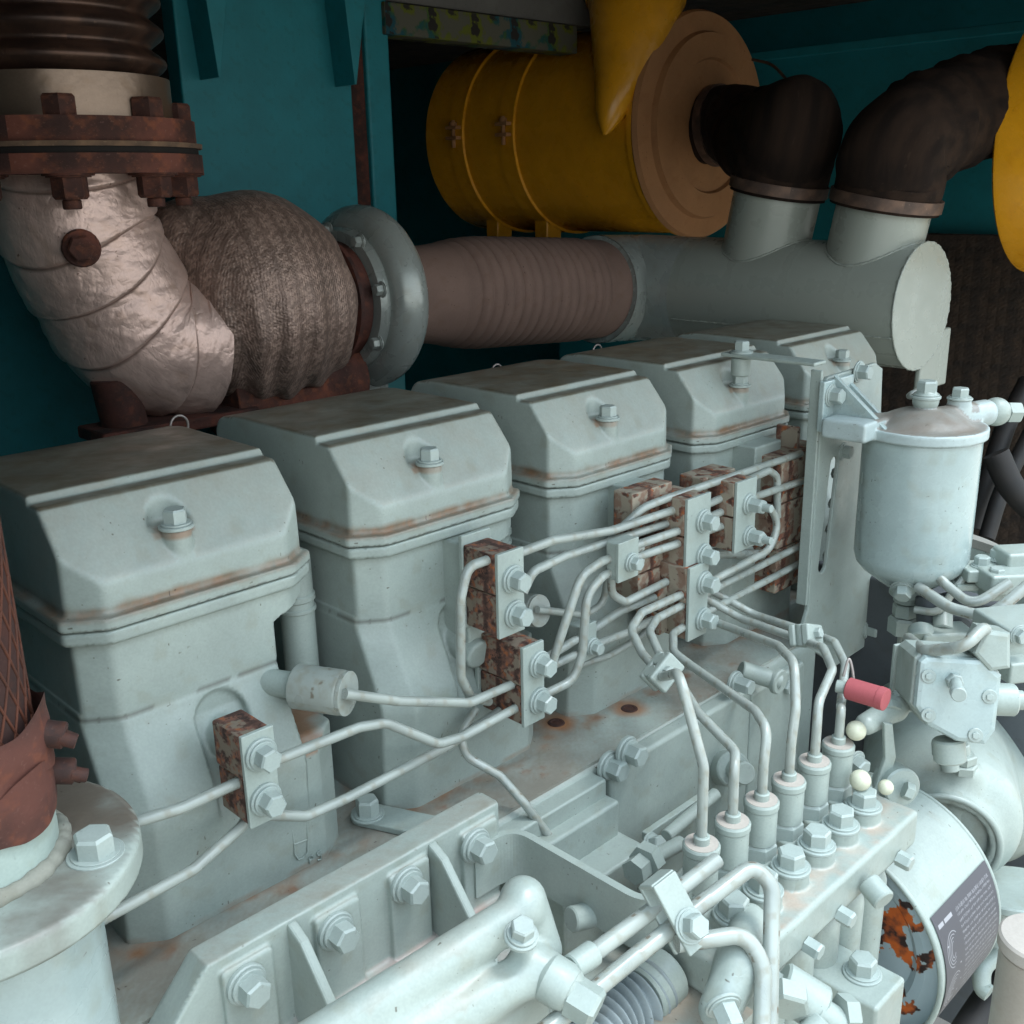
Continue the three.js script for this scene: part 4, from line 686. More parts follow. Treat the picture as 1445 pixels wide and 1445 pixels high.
  const bolts = [[X, yT + 0.034, Z], [X + 0.034, yT + 0.030, Z + 0.017]];
  bolt(f, bolts[0], [0, 1, 0], 0.016, { h: 0.012, name: 'vent_plug', washer: 0.004 }); bolt(f, bolts[1], [0, 1, 0], 0.014, { h: 0.008, name: 'plug' });
  wpart(f, 'banjo', merge([new THREE.SphereGeometry(0.0135, 28, 18).translate(X + 0.074, yT + 0.014, Z + 0.036), aim(hexGeo(0.018, 0.014), [X + 0.082, yT + 0.013, Z + 0.042], [0.75, -0.05, 0.5], 0.3)].map(clean)), mPaint);
  wpart(f, 'vent_ball', boxUV(new THREE.SphereGeometry(0.0118, 28, 18).translate(X, yT + 0.032, Z)), mPaint);
  wpart(f, 'vent_pipe', sweep(curve([[X, yT + 0.038, Z], [X + 0.02, yT + 0.040, Z - 0.01], [X + 0.026, yT + 0.036, Z - 0.018], [X + 0.018, yT + 0.03, Z - 0.024], [X + 0.06, yT + 0.024, Z - 0.03]], 30), () => 0.003, 10), mPipe);
  // gusseted mount between plate and cap
  const gx = X - 0.04;
  wpart(f, 'mount', merge([boxAt([gx - 0.025, yT + 0.003, z], [gx + 0.03, yT + 0.05, z + 0.006], 0.0015), extrude([[0, 0], [0.062, 0], [0, 0.05]], 0.006, 0.001).rotateY(-Math.PI / 2).translate(gx + 0.0, yT + 0.004, z + 0.004), extrude([[0, 0], [0.05, 0], [0, 0.04]], 0.006, 0.001).rotateY(-Math.PI / 2).translate(gx + 0.028, yT + 0.004, z + 0.004)]), mGloss);
  for (const p of [[gx - 0.013, yT + 0.036, z + 0.006], [gx + 0.045, yT + 0.05, z + 0.002]]) bolt(f, p, [0, 0, 1], 0.013, { h: 0.01 });
  // drain: lower nuts and side plug
  const dn = [X, yB - 0.024, Z];
  wpart(f, 'drain_fitting', merge([rod([X, yB - 0.034, Z], [X, yB - 0.022, Z], 0.0165, null, 32), rod([X, yB - 0.041, Z], [X, yB - 0.033, Z], 0.012, null, 28), aim(hexGeo(0.021, 0.012), [X, yB - 0.055, Z], [0, 1, 0], 0.2), aim(hexGeo(0.026, 0.017), [X, yB - 0.073, Z], [0, 1, 0], 0.5)]), mPaint);
  bolt(f, [X - 0.036, yB - 0.013, Z + 0.012], [-0.75, -0.55, 0.3], 0.014, { h: 0.009, name: 'drain_plug' });
  line('drain line from the filter nut hooking round to the governor box', [[X, yB - 0.06, Z], [X, yB - 0.112, Z], [0.6394, 0.177, 0.2451], [0.5273, 0.2213, 0.3067], [0.5172, 0.2387, 0.3404], [0.5395, 0.2482, 0.3435], [0.5546, 0.2384, 0.3406]], 0.0046, 0.016, { group: 'lines below the fuel filter' });
  line('upper curved line passing behind the filter cone', [[0.7108, 0.2301, 0.2114], [0.7018, 0.2102, 0.2478], [0.6952, 0.1984, 0.2758], [0.7238, 0.2183, 0.2951]], 0.0046, 0.03, { group: 'lines below the fuel filter' });
  line('lower curved line swinging under the upper curved line', [[0.6922, 0.2051, 0.226], [0.6805, 0.1976, 0.2617], [0.6839, 0.1964, 0.2949], [0.7145, 0.223, 0.3133]], 0.0052, 0.03, { group: 'lines below the fuel filter' });
  line('thin upright loop behind the crossing lines', [[0.7036, 0.1774, 0.2199], [0.71, 0.177, 0.2409], [0.7261, 0.1995, 0.2469], [0.7378, 0.2131, 0.2524]], 0.0036, 0.02, { group: 'lines below the fuel filter' });
}

// ---------------------------------------------------------------- rusty hose on its flange
{
  const C = [-0.0973, 0.275, 0.1391];
  const t = thing('pipe_flange', [C[0], -0.1, C[2]], 'pale round pipe flange with dirt on top and one big bolt', 'flange');
  const disc = sdf((x, y, z) => smax(Math.hypot(x, z) - 0.0746, Math.abs(y + 0.0075) - 0.0075, 0.003), [-0.085, -0.022, -0.085], [0.085, 0.008, 0.085], 0.0028);
  paintVerts(disc, (x, y, z, nx, ny) => { const n = fbm(x * 45, 3, z * 45, 5), g = n3(x * 500, 1, z * 500), r = Math.hypot(x, z); let k = ny > 0.6 ? clamp(0.25 + 1.5 * (n - 0.30) + 0.6 * sstep(0.02, -0.05, z - 0.4 * x) - 0.25 * sstep(0.0, 0.06, z) + 0.2 * (g - 0.5), 0, 0.92) : clamp(2.2 * (n - 0.58), 0, 0.6); return mix3(PAINT, [0.115, 0.085, 0.063], k); });
  wpart(t, 'disc', disc.translate(...C), mPaintV);
  wpart(t, 'tube', rod([C[0], -0.1, C[2]], [C[0], 0.262, C[2]], 0.0522, null, 72), mGloss);
  wpart(t, 'neck', rod([C[0], 0.272, C[2]], [C[0], 0.318, C[2]], 0.0392, null, 64), mNeck);
  wpart(t, 'weld', sweep(Array.from({ length: 181 }, (_, i) => { const a = (i / 180) * Math.PI * 2; return new THREE.Vector3(C[0] + 0.0405 * Math.cos(a), 0.2765, C[2] + 0.0405 * Math.sin(a)); }), (s, a, l) => 0.0042 + 0.0003 * Math.sin(l * 800) + 0.0004 * Math.sin(l * 310), 10, false), mWeld);
  for (let k = 0; k < 4; k++) { const a = 0.709 + k * Math.PI / 2; bolt(t, [C[0] + 0.0571 * Math.cos(a), 0.275, C[2] + 0.0571 * Math.sin(a)], [0, 1, 0], 0.0158, { h: 0.010, washer: 0.0012 }); }
  const h = thing('mesh_hose', [C[0], 0.30, C[2]], 'rusty braided hose with orange wire mesh at the picture edge', 'hose');
  wpart(h, 'hose_core', rod([C[0], 0.31, C[2]], [C[0], 0.62, C[2]], 0.0362, null, 64), mHoseCore);
  const wires = []; for (let k = 0; k < 26; k++) for (const s of [-1, 1]) wires.push(sweep(Array.from({ length: 60 }, (_, i) => { const y = mix(0.325, 0.62, i / 59), a = k * Math.PI / 13 + s * (y - 0.3) * 11; return new THREE.Vector3(C[0] + 0.0364 * Math.cos(a), y, C[2] + 0.0364 * Math.sin(a)); }), () => 0.0007, 5, false));
  const wm = wpart(h, 'wire_mesh', mergeGeometries(wires), mWire); wm.userData.kind = 'stuff';
  const c = thing('hose_clamp', [C[0], 0.296, C[2]], 'torn rusty band clamp with two lugs at the hose end', 'hose clamp');
  for (const [y, tilt, hh, lug] of [[0.334, 0.03, 0.024, 0.33], [0.310, 0.05, 0.022, 0.12]]) {
    const pts = [], n = 110, pos = [], idx = [], W = 5;
    for (let i = 0; i <= n; i++) { const a = (i / n) * Math.PI * 2 * 0.97 - 0.2, f = 0.0022 * Math.sin(a * 5 + y * 90) + 0.0035 * fbm(a * 2 + 9, y * 40, 1, 3); for (let j = 0; j <= W; j++) { const v = j / W, r = 0.0402 + 0.0018 * Math.sin(v * Math.PI) + f * 0.4 + (j === 0 || j === W ? 0.0012 : 0); pos.push(C[0] + r * Math.cos(a), y + (v - 0.5) * hh + f * (v - 0.4) * 2.4 + tilt * 0.04 * Math.cos(a), C[2] + r * Math.sin(a)); } }
    for (let i = 0; i < n; i++) for (let j = 0; j < W; j++) { const p = i * (W + 1) + j; idx.push(p, p + 1, p + W + 1, p + 1, p + W + 2, p + W + 1); }
    const g = new THREE.BufferGeometry(); g.setAttribute('position', new THREE.Float32BufferAttribute(pos, 3)); g.setIndex(idx); g.computeVertexNormals();
    wpart(c, 'band', boxUV(g), mRust2);
    const a = 0.25 + lug, ux = Math.cos(a), uz = Math.sin(a), p = [C[0] + 0.043 * ux, y + 0.004, C[2] + 0.043 * uz];
    wpart(c, 'lug', merge([rod([C[0] + 0.036 * ux, y + 0.003, C[2] + 0.036 * uz], [C[0] + 0.050 * ux, y - 0.001, C[2] + 0.050 * uz], 0.0062, null, 20), rod([C[0] + 0.048 * ux - 0.003 * uz, y - 0.0, C[2] + 0.048 * uz + 0.003 * ux], [C[0] + 0.055 * ux - 0.003 * uz, y - 0.003, C[2] + 0.055 * uz + 0.003 * ux], 0.0034, null, 14), rod([C[0] + 0.048 * ux + 0.003 * uz, y - 0.003, C[2] + 0.048 * uz - 0.003 * ux], [C[0] + 0.053 * ux + 0.003 * uz, y - 0.006, C[2] + 0.053 * uz - 0.003 * ux], 0.0036, null, 14)]), mRust2);
  }
}
// ---------------------------------------------------------------- ribbed casting bolted to the block
{
  const t = thing('ribbed_bracket', [0.1, 0.06, 0.15], 'pale cast bracket with ribs and four bolts on the block side', 'bracket');
  const f = (x, y, z) => {
    let top = 0.158 - 1.1 * Math.max(0, 0.006 - x);
    let d = smax(smax(Math.abs(z - 0.1365) - 0.0105, Math.abs(x - 0.09) - 0.14, 0.002), smax(y - top, 0.05 - y, 0.002), 0.002);
    for (const bx of [0.028, 0.090, 0.146, 0.208]) d = smin(d, smax(smax(Math.abs(x - bx) - 0.0165 - 0.0, Math.abs(z - 0.145) - 0.0065, 0.002), smax(y - 0.151, 0.085 - y, 0.004), 0.0035), 0.0025);
    d = smin(d, smax(smax(Math.abs(y - 0.082) - 0.006, Math.abs(x - 0.095) - 0.128, 0.002), smax(z - 0.212 + 0.0 * x, 0.13 - z, 0.002), 0.003), 0.004);   // shelf
    return d;
  };
  const g = paintVerts(sdf(f, [-0.062, 0.044, 0.118], [0.242, 0.168, 0.222], 0.0027), (x, y, z, nx, ny) => {
    const n = fbm(x * 50, y * 50, z * 50, 5), g2 = n3(x * 420, y * 420, z * 420); let o = PAINT.map((v) => v * (0.99 + 0.05 * (n - 0.5)));
    if (ny > 0.75 && y > 0.14) o = mix3(o, [0.27, 0.25, 0.21], clamp(0.35 + 1.2 * (n - 0.5) + 0.5 * (g2 - 0.5), 0, 0.75));
    if (ny > 0.3 && y < 0.1) o = mix3(o, [0.42, 0.27, 0.24], clamp(0.15 + 2.0 * (n - 0.45), 0, 0.8));
    return o;
  });
  wpart(t, 'casting', g, mPaintV);
  for (const rx of [0.060, 0.168]) { const r = extrude([[0.140, 0.080], [0.208, 0.080], [0.208, 0.092], [0.160, 0.150], [0.148, 0.156], [0.140, 0.156]], 0.0066, 0.0016); r.rotateY(-Math.PI / 2); r.translate(rx + 0.0033, 0, 0); wpart(t, 'rib', r, mPaint); }
  for (const q of [[0.0246, 0.1377, 0.1515], [0.086, 0.1379, 0.1515], [0.1413, 0.1409, 0.1515], [0.2011, 0.1398, 0.1515]]) bolt(t, q, [0, 0, 1], 0.0150, { h: 0.0105, washer: 0.005 });
  // strap that leaves the casting, runs out and turns along the pump
  const s = thing('pipe_strap', [0.24, 0.09, 0.2], 'pale bent flat strap carrying the pair of thick fuel pipes', 'strap');
  const path = fillet([[0.200, 0, 0.1505], [0.238, 0, 0.1515], [0.238, 0, 0.272], [0.290, 0, 0.279]], 0.020), pos = [], idx = [], H = [0.098, 0.1365], TH = 0.0028;
  path.forEach((p, i) => { const d = path[Math.min(i + 1, path.length - 1)].clone().sub(path[Math.max(i - 1, 0)]).normalize(), n = new THREE.Vector3(d.z, 0, -d.x); for (const [a, y] of [[-1, H[0]], [1, H[0]], [1, H[1]], [-1, H[1]]]) pos.push(p.x + n.x * TH * a, y, p.z + n.z * TH * a); });
  for (let i = 0; i < path.length - 1; i++) for (let k = 0; k < 4; k++) { const a = i * 4 + k, b = i * 4 + (k + 1) % 4; idx.push(a, b, a + 4, b, b + 4, a + 4); }
  const e = (path.length - 1) * 4; idx.push(0, 2, 1, 0, 3, 2, e, e + 1, e + 2, e, e + 2, e + 3);
  let sg = new THREE.BufferGeometry(); sg.setAttribute('position', new THREE.Float32BufferAttribute(pos, 3)); sg.setIndex(idx); sg = sg.toNonIndexed(); sg.computeVertexNormals();
  wpart(s, 'strip', boxUV(sg), mPaint);
}
// side of the block: ledges, plates and bolts
{
  const b = scene.getObjectByName('engine_block'), zf = 0.127;
  wpart(b, 'stepped_cover', merge([boxAt([0.238, 0.098, zf - 0.004], [0.352, 0.119, zf + 0.014], 0.002), boxAt([0.238, 0.06, zf - 0.004], [0.354, 0.104, zf + 0.026], 0.003), boxAt([0.262, -0.1, zf - 0.004], [0.357, 0.074, zf + 0.052], 0.003)]), mPaint);
  wpart(b, 'side_cover', boxAt([0.361, -0.2, zf - 0.004], [0.560, 0.1215, zf + 0.012], 0.004), mPaint);
  wpart(b, 'side_cover', boxAt([0.564, -0.2, zf - 0.004], [0.66, 0.112, zf + 0.009], 0.004), mPaint);
  for (const q of [[0.3634, 0.1226, 0.131], [0.3765, 0.1337, 0.139]]) bolt(b, q, [0, 0, 1], 0.0150, { h: 0.012, washer: 0.006 });
  bolt(b, [0.5313, 0.1367, 0.137], [0, 0, 1], 0.013, { h: 0.014, washer: 0.005 });
  wpart(b, 'side_pipe', merge([rod([0.5529, 0.1387, 0.13], [0.5798, 0.1252, 0.155], 0.0085, null, 24), rod([0.5773, 0.1266, 0.152], [0.5772, 0.1265, 0.158], 0.012, null, 24)]), mPaint);
  wpart(b, 'boss_plug', merge([rod([0.5246, 0.0498, 0.125], [0.5033, 0.0691, 0.16], 0.016, null, 32), rod([0.5064, 0.0669, 0.158], [0.4963, 0.0745, 0.176], 0.010, null, 24)]), mPaint);
  wpart(b, 'oil_rail', merge([rod([0.3097, 0.0868, 0.2], [0.3841, 0.0676, 0.19], 0.006, null, 20), rod([0.3991, 0.0548, 0.165], [0.476, 0.0572, 0.16], 0.0055, null, 20), boxAt([0.3857, 0.051, 0.15], [0.4711, 0.0592, 0.156], 0.001)]), mPaint);
  wpart(b, 'union_nut', merge([aim(hexGeo(0.017, 0.014), [0.306, 0.0889, 0.205], [1, 0, -0.1], 0.4), aim(hexGeo(0.022, 0.012), [0.3182, 0.091, 0.205], [1, 0, -0.1], 0.1)]), mPaint);
  bolt(b, [0.387, 0.0504, 0.16], [0, 0.6, 1], 0.012, { h: 0.009 });
  // studs and straps on the deck between the heads
  for (const q of [[0.1819, 0.1295, 0.0575]]) bolt(b, q, [0, 1, 0], 0.0148, { h: 0.012, washer: 0.002 });
  const a = V([0.1848, 0.125, 0.0533]); const st = extrude([...ring2(0, 0, 0.0125, 14, Math.PI / 2, Math.PI * 1.5), [0.07, -0.0125], [0.07, 0.0125]].reverse(), 0.005, 0.001); st.rotateX(-Math.PI / 2); st.rotateY(-1.15); st.translate(a.x, 0.1240, a.z);
  wpart(b, 'deck_strap', st, mPaint);
  for (const q of [[0.3844, 0.1238, 0.0565], [0.4472, 0.1238, 0.0859]]) wpart(b, 'threaded_hole', aim(lathe([[0.0075, 0], [0.0070, 0.0006], [0.0048, 0.0007], [0.0044, 0.0002], [0, 0.0002]].reverse(), 24), q, [0, 1, 0]), mRust2);
}

// ---------------------------------------------------------------- injection pump
{
  const Y = 0.11, t = thing('injection_pump', [0.37, -0.16, 0.28], 'pale inline injection pump with six round delivery outlets', 'injection pump');
  const f = (x, y, z) => {
    let d = dBox(x, y, z, [0.372, 0.094, 0.2855], [0.122, 0.0145, 0.0445], 0.003);                                                                          // flange slab
    d = smin(d, smax(dBox(x, y, z, [0.372, -0.02, 0.268], [0.112, 0.10, 0.032], 0.006), 0.0, 0.001), 0.004);
    for (let k = 0; k < 6; k++) d = smin(d, dCap(x, y, z, [0.2845 + 0.035 * k, -0.16, 0.306], [0.2845 + 0.035 * k, 0.055, 0.308], 0.0158), 0.003);       // barrels
    d = smin(d, dBox(x, y, z, [0.372, -0.06, 0.300], [0.118, 0.012, 0.032], 0.006), 0.006);
    for (let k = 0; k < 6; k++) d = smin(d, smax(dCyl(x, y, z, [0.2845 + 0.034 * k, Y - 0.004, 0.304], [0.2845 + 0.034 * k, Y + 0.009, 0.304], 0.0128, 0.002), -1, 0.001), 0.002);  // flange lobes
    for (let k = 0; k < 6; k++) d = smin(d, smax(smax(Math.abs(x - 0.2845 - 0.0345 * k) - 0.0105, Math.abs(z - 0.291) - 0.014, 0.002), Math.abs(y - Y - 0.002) - 0.004, 0.002), 0.003);
    return d;
  };
  const g = paintVerts(sdf(f, [0.24, -0.17, 0.21], [0.505, 0.13, 0.345], 0.003), (x, y, z, nx, ny) => { const n = fbm(x * 60, y * 60, z * 60, 4); let o = PAINT.map((v) => v * (1.0 + 0.05 * (n - 0.5))); if (ny > 0.8 && y < 0.114) o = mix3(o, [0.46, 0.33, 0.25], clamp(0.1 + 2.2 * (n - 0.45), 0, 0.75)); return o; });
  wpart(t, 'housing', g, mPaintV);
  for (let k = 0; k < 6; k++) {
    const x = 0.2845 + 0.035 * k, z = 0.2776, v = wpart(t, 'delivery_outlet', merge([rod([x, Y + 0.017, z], [x, 0.1545, z], 0.0114, null, 40), rod([x, 0.154, z], [x, 0.1598, z], 0.0122, [[0, 0], [0.96, 0], [1, 0.15], [1, 0.75], [0.93, 1], [0, 1]], 40), rod([x, 0.1592, z], [x, 0.1655, z], 0.0053, null, 20)]), mPaint);
    const hx = aim(hexGeo(0.0215, 0.020), [x, Y - 0.002, z], [0, 1, 0], 0.35 + k * 0.03), o = t.position; hx.translate(-o.x, -o.y, -o.z); part(v, 'hex_base', hx, mBolt);
    const fr = aim(lathe([[0, 0], [0.0108, 0], [0.0108, 0.0006], [0, 0.0006]], 32), [x, 0.1596, z], [0, 1, 0]); fr.translate(-o.x, -o.y, -o.z); part(v, 'cap_face', fr, mCapDust);
  }
  for (let k = 0; k < 6; k++) bolt(t, [0.2845 + 0.034 * k, Y + 0.009, 0.304], [0, 1, 0], 0.0165, { h: 0.0105, washer: 0.003, name: 'flange_bolt' });
  for (const q of [[0.290], [0.333], [0.376], [0.42], [0.463]]) bolt(t, [q[0], 0.083, 0.330], [0, -0.1, 1], 0.0105, { h: 0.011, washer: 0, name: 'cover_screw' });
  // lug, unions and feed block below
  const lg = [0.3944, 0.0322, 0.35];
  wpart(t, 'lug', boxAt([lg[0] - 0.025, -0.16, 0.30], [lg[0] + 0.018, lg[1] - 0.004, 0.366], 0.003), mPaint);
  bolt(t, [lg[0], lg[1] - 0.004, 0.342], [0, 1, 0], 0.0165, { h: 0.011 });
  const u0 = [0.2849, 0.0768, 0.3373], u1 = [0.3056, 0.0698, 0.3605], u2 = [0.3224, 0.0528, 0.377];
  wpart(t, 'feed_union', merge([rod([0.2882, 0.084, 0.3373], [0.2996, 0.0715, 0.3613], 0.0145, null, 36), aim(hexGeo(0.026, 0.012), [0.2807, 0.0885, 0.3457], [-0.55, -0.25, 0.4], 0.3), rod([0.2926, 0.0754, 0.3601], [0.3037, 0.0639, 0.3788], 0.0095, null, 28), aim(hexGeo(0.02, 0.010), [0.3031, 0.073, 0.3713], [0.75, -0.2, 0.5], 0.2), rod([0.2905, 0.0728, 0.3664], [0.2761, 0.0645, 0.3633], 0.0085, null, 24)]), mPaint);
  for (const [a, b2, r] of [[[0.4082, 0.0926, 0.3339], [0.4034, 0.0874, 0.349], 0.0085]]) wpart(t, 'side_boss', rod(a, b2, r, null, 28), mPaint);
  // near fuel block under the strap
  const k = thing('feed_pump_block', [0.2477, 0.0671, 0.305], 'pale flat block with a rust spot under the thick pipes', 'block');
  const kc = [0.2859, 0.075, 0.2801];
  wpart(k, 'block', boxAt([0.20, -0.02, 0.235], [0.262, 0.072, 0.335], 0.002), mPaint);
  wpart(k, 'lid', paintVerts(boxUV(new THREE.BoxGeometry(0.064, 0.006, 0.102, 20, 2, 30).translate(0.231, 0.0755, 0.285)), (x, y, z, nx, ny) => { const n = fbm(x * 50, y * 50, z * 50, 4); return mix3(PAINT, [0.36, 0.27, 0.20], ny > 0.5 ? clamp(0.3 + 1.8 * (n - 0.45), 0, 0.75) : 0.1); }), mPaintV);
  wpart(k, 'front_arm', sdf((x, y, z) => { const a = [0.2481, 0.1213, 0.3332], b = [0.2225, 0.1066, 0.3365]; return smin(dCap(x, y, z, a, b, 0.014, 0.012), dCap(x, y, z, a, [a[0] + 0.04, a[1] - 0.005, a[2] - 0.02], 0.012), 0.01); }, [0.16, 0.04, 0.28], [0.33, 0.2, 0.40], 0.003), mPaint);
  const fb = [0.2161, 0.1183, 0.3428]; bolt(k, fb, [-0.45, -0.25, 0.75], 0.0135, { h: 0.013 });
}
// thick fuel pipes from the banjo union to the pump, held by a saddle on the strap
{
  const r = 0.0051;
  const g = { group: 'thick fuel pipes by the strap' };
  line('thick pipe from the banjo union to the first pump outlet', [[0.1432, 0.1542, 0.2896], [0.2034, 0.1568, 0.2932], [0.2738, 0.1618, 0.2969]], r, 0.02, g);
  line('thick pipe passing the saddle and hooking down beside the pump', [[0.1035, 0.135, 0.2957], [0.1894, 0.1452, 0.3021], [0.2468, 0.1554, 0.3099], [0.2812, 0.1642, 0.3177], [0.2835, 0.1564, 0.3307], [0.2352, 0.0923, 0.3625]], r, 0.018, g);
  line('thick pipe leaving the saddle level and bending down', [[0.21, 0.1471, 0.3141], [0.2461, 0.145, 0.3357], [0.2468, 0.1317, 0.3495], [0.2226, 0.1026, 0.3647]], r, 0.026, g);
  const u = V([0.2471, 0.1566, 0.3096]).sub(V([0.1894, 0.1452, 0.3021])).normalize();
  const c = V([0.2179, 0.1596, 0.3062]), t = thing('pipe_saddle', c.toArray(), 'bolted sheet saddle round the two thick pipes on the strap', 'pipe clamp');
  const q = new THREE.Quaternion().setFromRotationMatrix(new THREE.Matrix4().makeBasis(u, u.clone().cross(new THREE.Vector3(-0.35, 0.5, 0.8)).normalize().negate(), u.clone().cross(u.clone().cross(new THREE.Vector3(-0.35, 0.5, 0.8)).normalize().negate()).normalize()));
  const top = merge([rbox(0.018, 0.044, 0.003, 0.001).translate(0, 0, 0.0072), rbox(0.018, 0.044, 0.003, 0.001).translate(0, 0, -0.0075), rbox(0.018, 0.003, 0.014, 0.001).translate(0, 0.0215, 0)]); top.applyQuaternion(q);
  part(t, 'saddle', top, mPaint);
  const zq = new THREE.Vector3(0, 0, 1).applyQuaternion(q), yq = new THREE.Vector3(0, 1, 0).applyQuaternion(q);
  const bp = c.clone().addScaledVector(zq, 0.0087).addScaledVector(yq, -0.008); bolt(t, bp.toArray(), zq.toArray(), 0.0125, { h: 0.009 });
  // cast rail with rounded end lug, banjo union
  const m = thing('oil_rail', [0.0764, 0.1491, 0.2485], 'pale rounded cast rail with end lug and banjo union', 'rail');
  const A = [0.0001, 0.1534, 0.2306], B = [0.1366, 0.184, 0.263], B2 = [0.131, 0.159, 0.2756], L0 = [0.0551, 0.1465, 0.2507];
  m.position.y -= 0.05;
  const f = (x, y, z) => {
    let d = dCap(x, y, z, A, B, 0.0125, 0.0112);
    d = smin(d, dCap(x, y, z, [A[0] + 0.006, A[1] - 0.010, A[2] + 0.013], [B2[0] - 0.01, B2[1] - 0.004, B2[2]], 0.0115, 0.0115), 0.012);
    d = smin(d, dCap(x, y, z, B2, [0.1359, 0.1519, 0.2937], 0.0125), 0.006);
    d = smin(d, dCap(x, y, z, [B[0] + 0.004, B[1] + 0.002, B[2] - 0.004], [B[0] + 0.010, B[1] - 0.030, B[2] + 0.004], 0.0132, 0.0118), 0.004);
    d = smin(d, dBox(x, y, z, [B2[0] - 0.03, B2[1] - 0.03, B2[2] - 0.012], [0.045, 0.02, 0.014], 0.006), 0.008);
    return d;
  };
  wpart(m, 'casting', paintVerts(sdf(f, [-0.06, 0.07, 0.18], [0.2, 0.24, 0.36], 0.003), (x, y, z, nx, ny) => { const n = fbm(x * 60, y * 60, z * 60, 4); return mix3(PAINT.map((v) => v * 1.02), [0.30, 0.28, 0.23], ny > 0.6 ? clamp(0.15 + 1.6 * (n - 0.5), 0, 0.55) : 0); }), mPaintV);
  bolt(m, [0.1185, 0.1862, 0.2794], [-0.12, 0.9, 0.3], 0.0115, { h: 0.007, washer: 0.004 });
  const hp = [0.1351, 0.153, 0.2954], hd = V([0.25, -0.25, 0.8]).normalize();
  wpart(m, 'banjo_union', merge([rod([hp[0] - hd.x * 0.014, hp[1] - hd.y * 0.014, hp[2] - hd.z * 0.014], [hp[0] + hd.x * 0.004, hp[1] + hd.y * 0.004, hp[2] + hd.z * 0.004], 0.0132, [[0, 0], [0.8, 0], [1, 0.2], [1, 0.75], [0.85, 1], [0, 1]], 32), aim(hexGeo(0.0195, 0.016), [hp[0] + 0.001, hp[1] - 0.003, hp[2] + 0.004], hd.toArray(), 0.4), rod([0.1454, 0.1564, 0.2908], [0.163, 0.1566, 0.2918], 0.0072, null, 24)]), mPaint);
  const dsc = thing('oil_strainer', [0.1365, 0.1105, 0.2654], 'round oil strainer with pink primer edge under the rail', 'strainer');
  const dc = V([0.1486, 0.1114, 0.2476]); dsc.position.y = dc.y - 0.08;
  wpart(dsc, 'bowl', aim(lathe([[0, 0], [0.046, 0], [0.048, 0.04], [0.048, 0.052], [0, 0.052]], 64), [dc.x, dc.y - 0.08, dc.z], [0, 1, 0]), mPaint);
  wpart(dsc, 'primer_ring', aim(lathe([[0.03, 0], [0.050, 0], [0.052, 0.003], [0.050, 0.007], [0.042, 0.008], [0.041, 0.006], [0.03, 0.006]], 72), [dc.x, dc.y - 0.029, dc.z], [0, 1, 0]), mPink);
  const cr = thing('ribbed_hose', [0.1821, 0.0944, 0.2877], 'grey ribbed rubber hose beneath the thick pipes', 'hose');
  const cp = curve([[0.2331, 0.0868, 0.2823], [0.2162, 0.0838, 0.2817], [0.1915, 0.083, 0.2798], [0.1596, 0.0827, 0.2854]], 160);
  cr.position.y -= 0.03;
  wpart(cr, 'hose', sweep(cp, (s, a, l) => 0.0165 + 0.0026 * Math.sin(l * 900), 40), mGreyRubber);
  wpart(cr, 'hose_end', rod([0.2445, 0.0864, 0.2819], [0.2197, 0.0848, 0.2818], 0.0185, null, 32), mPaint);
  for (const [a, bq, rr] of [[[0.2224, 0.1048, 0.2201], [0.2405, 0.1014, 0.2246], 0.0085], [[0.2554, 0.0828, 0.2473], [0.2761, 0.0848, 0.252], 0.018]]) single('stub_plug', rod(a, bq, rr, null, 28), mPaint, rr > 0.01 ? 'round stub in the shade beneath the strap corner' : 'small round plug below the strap', 'plug');
}

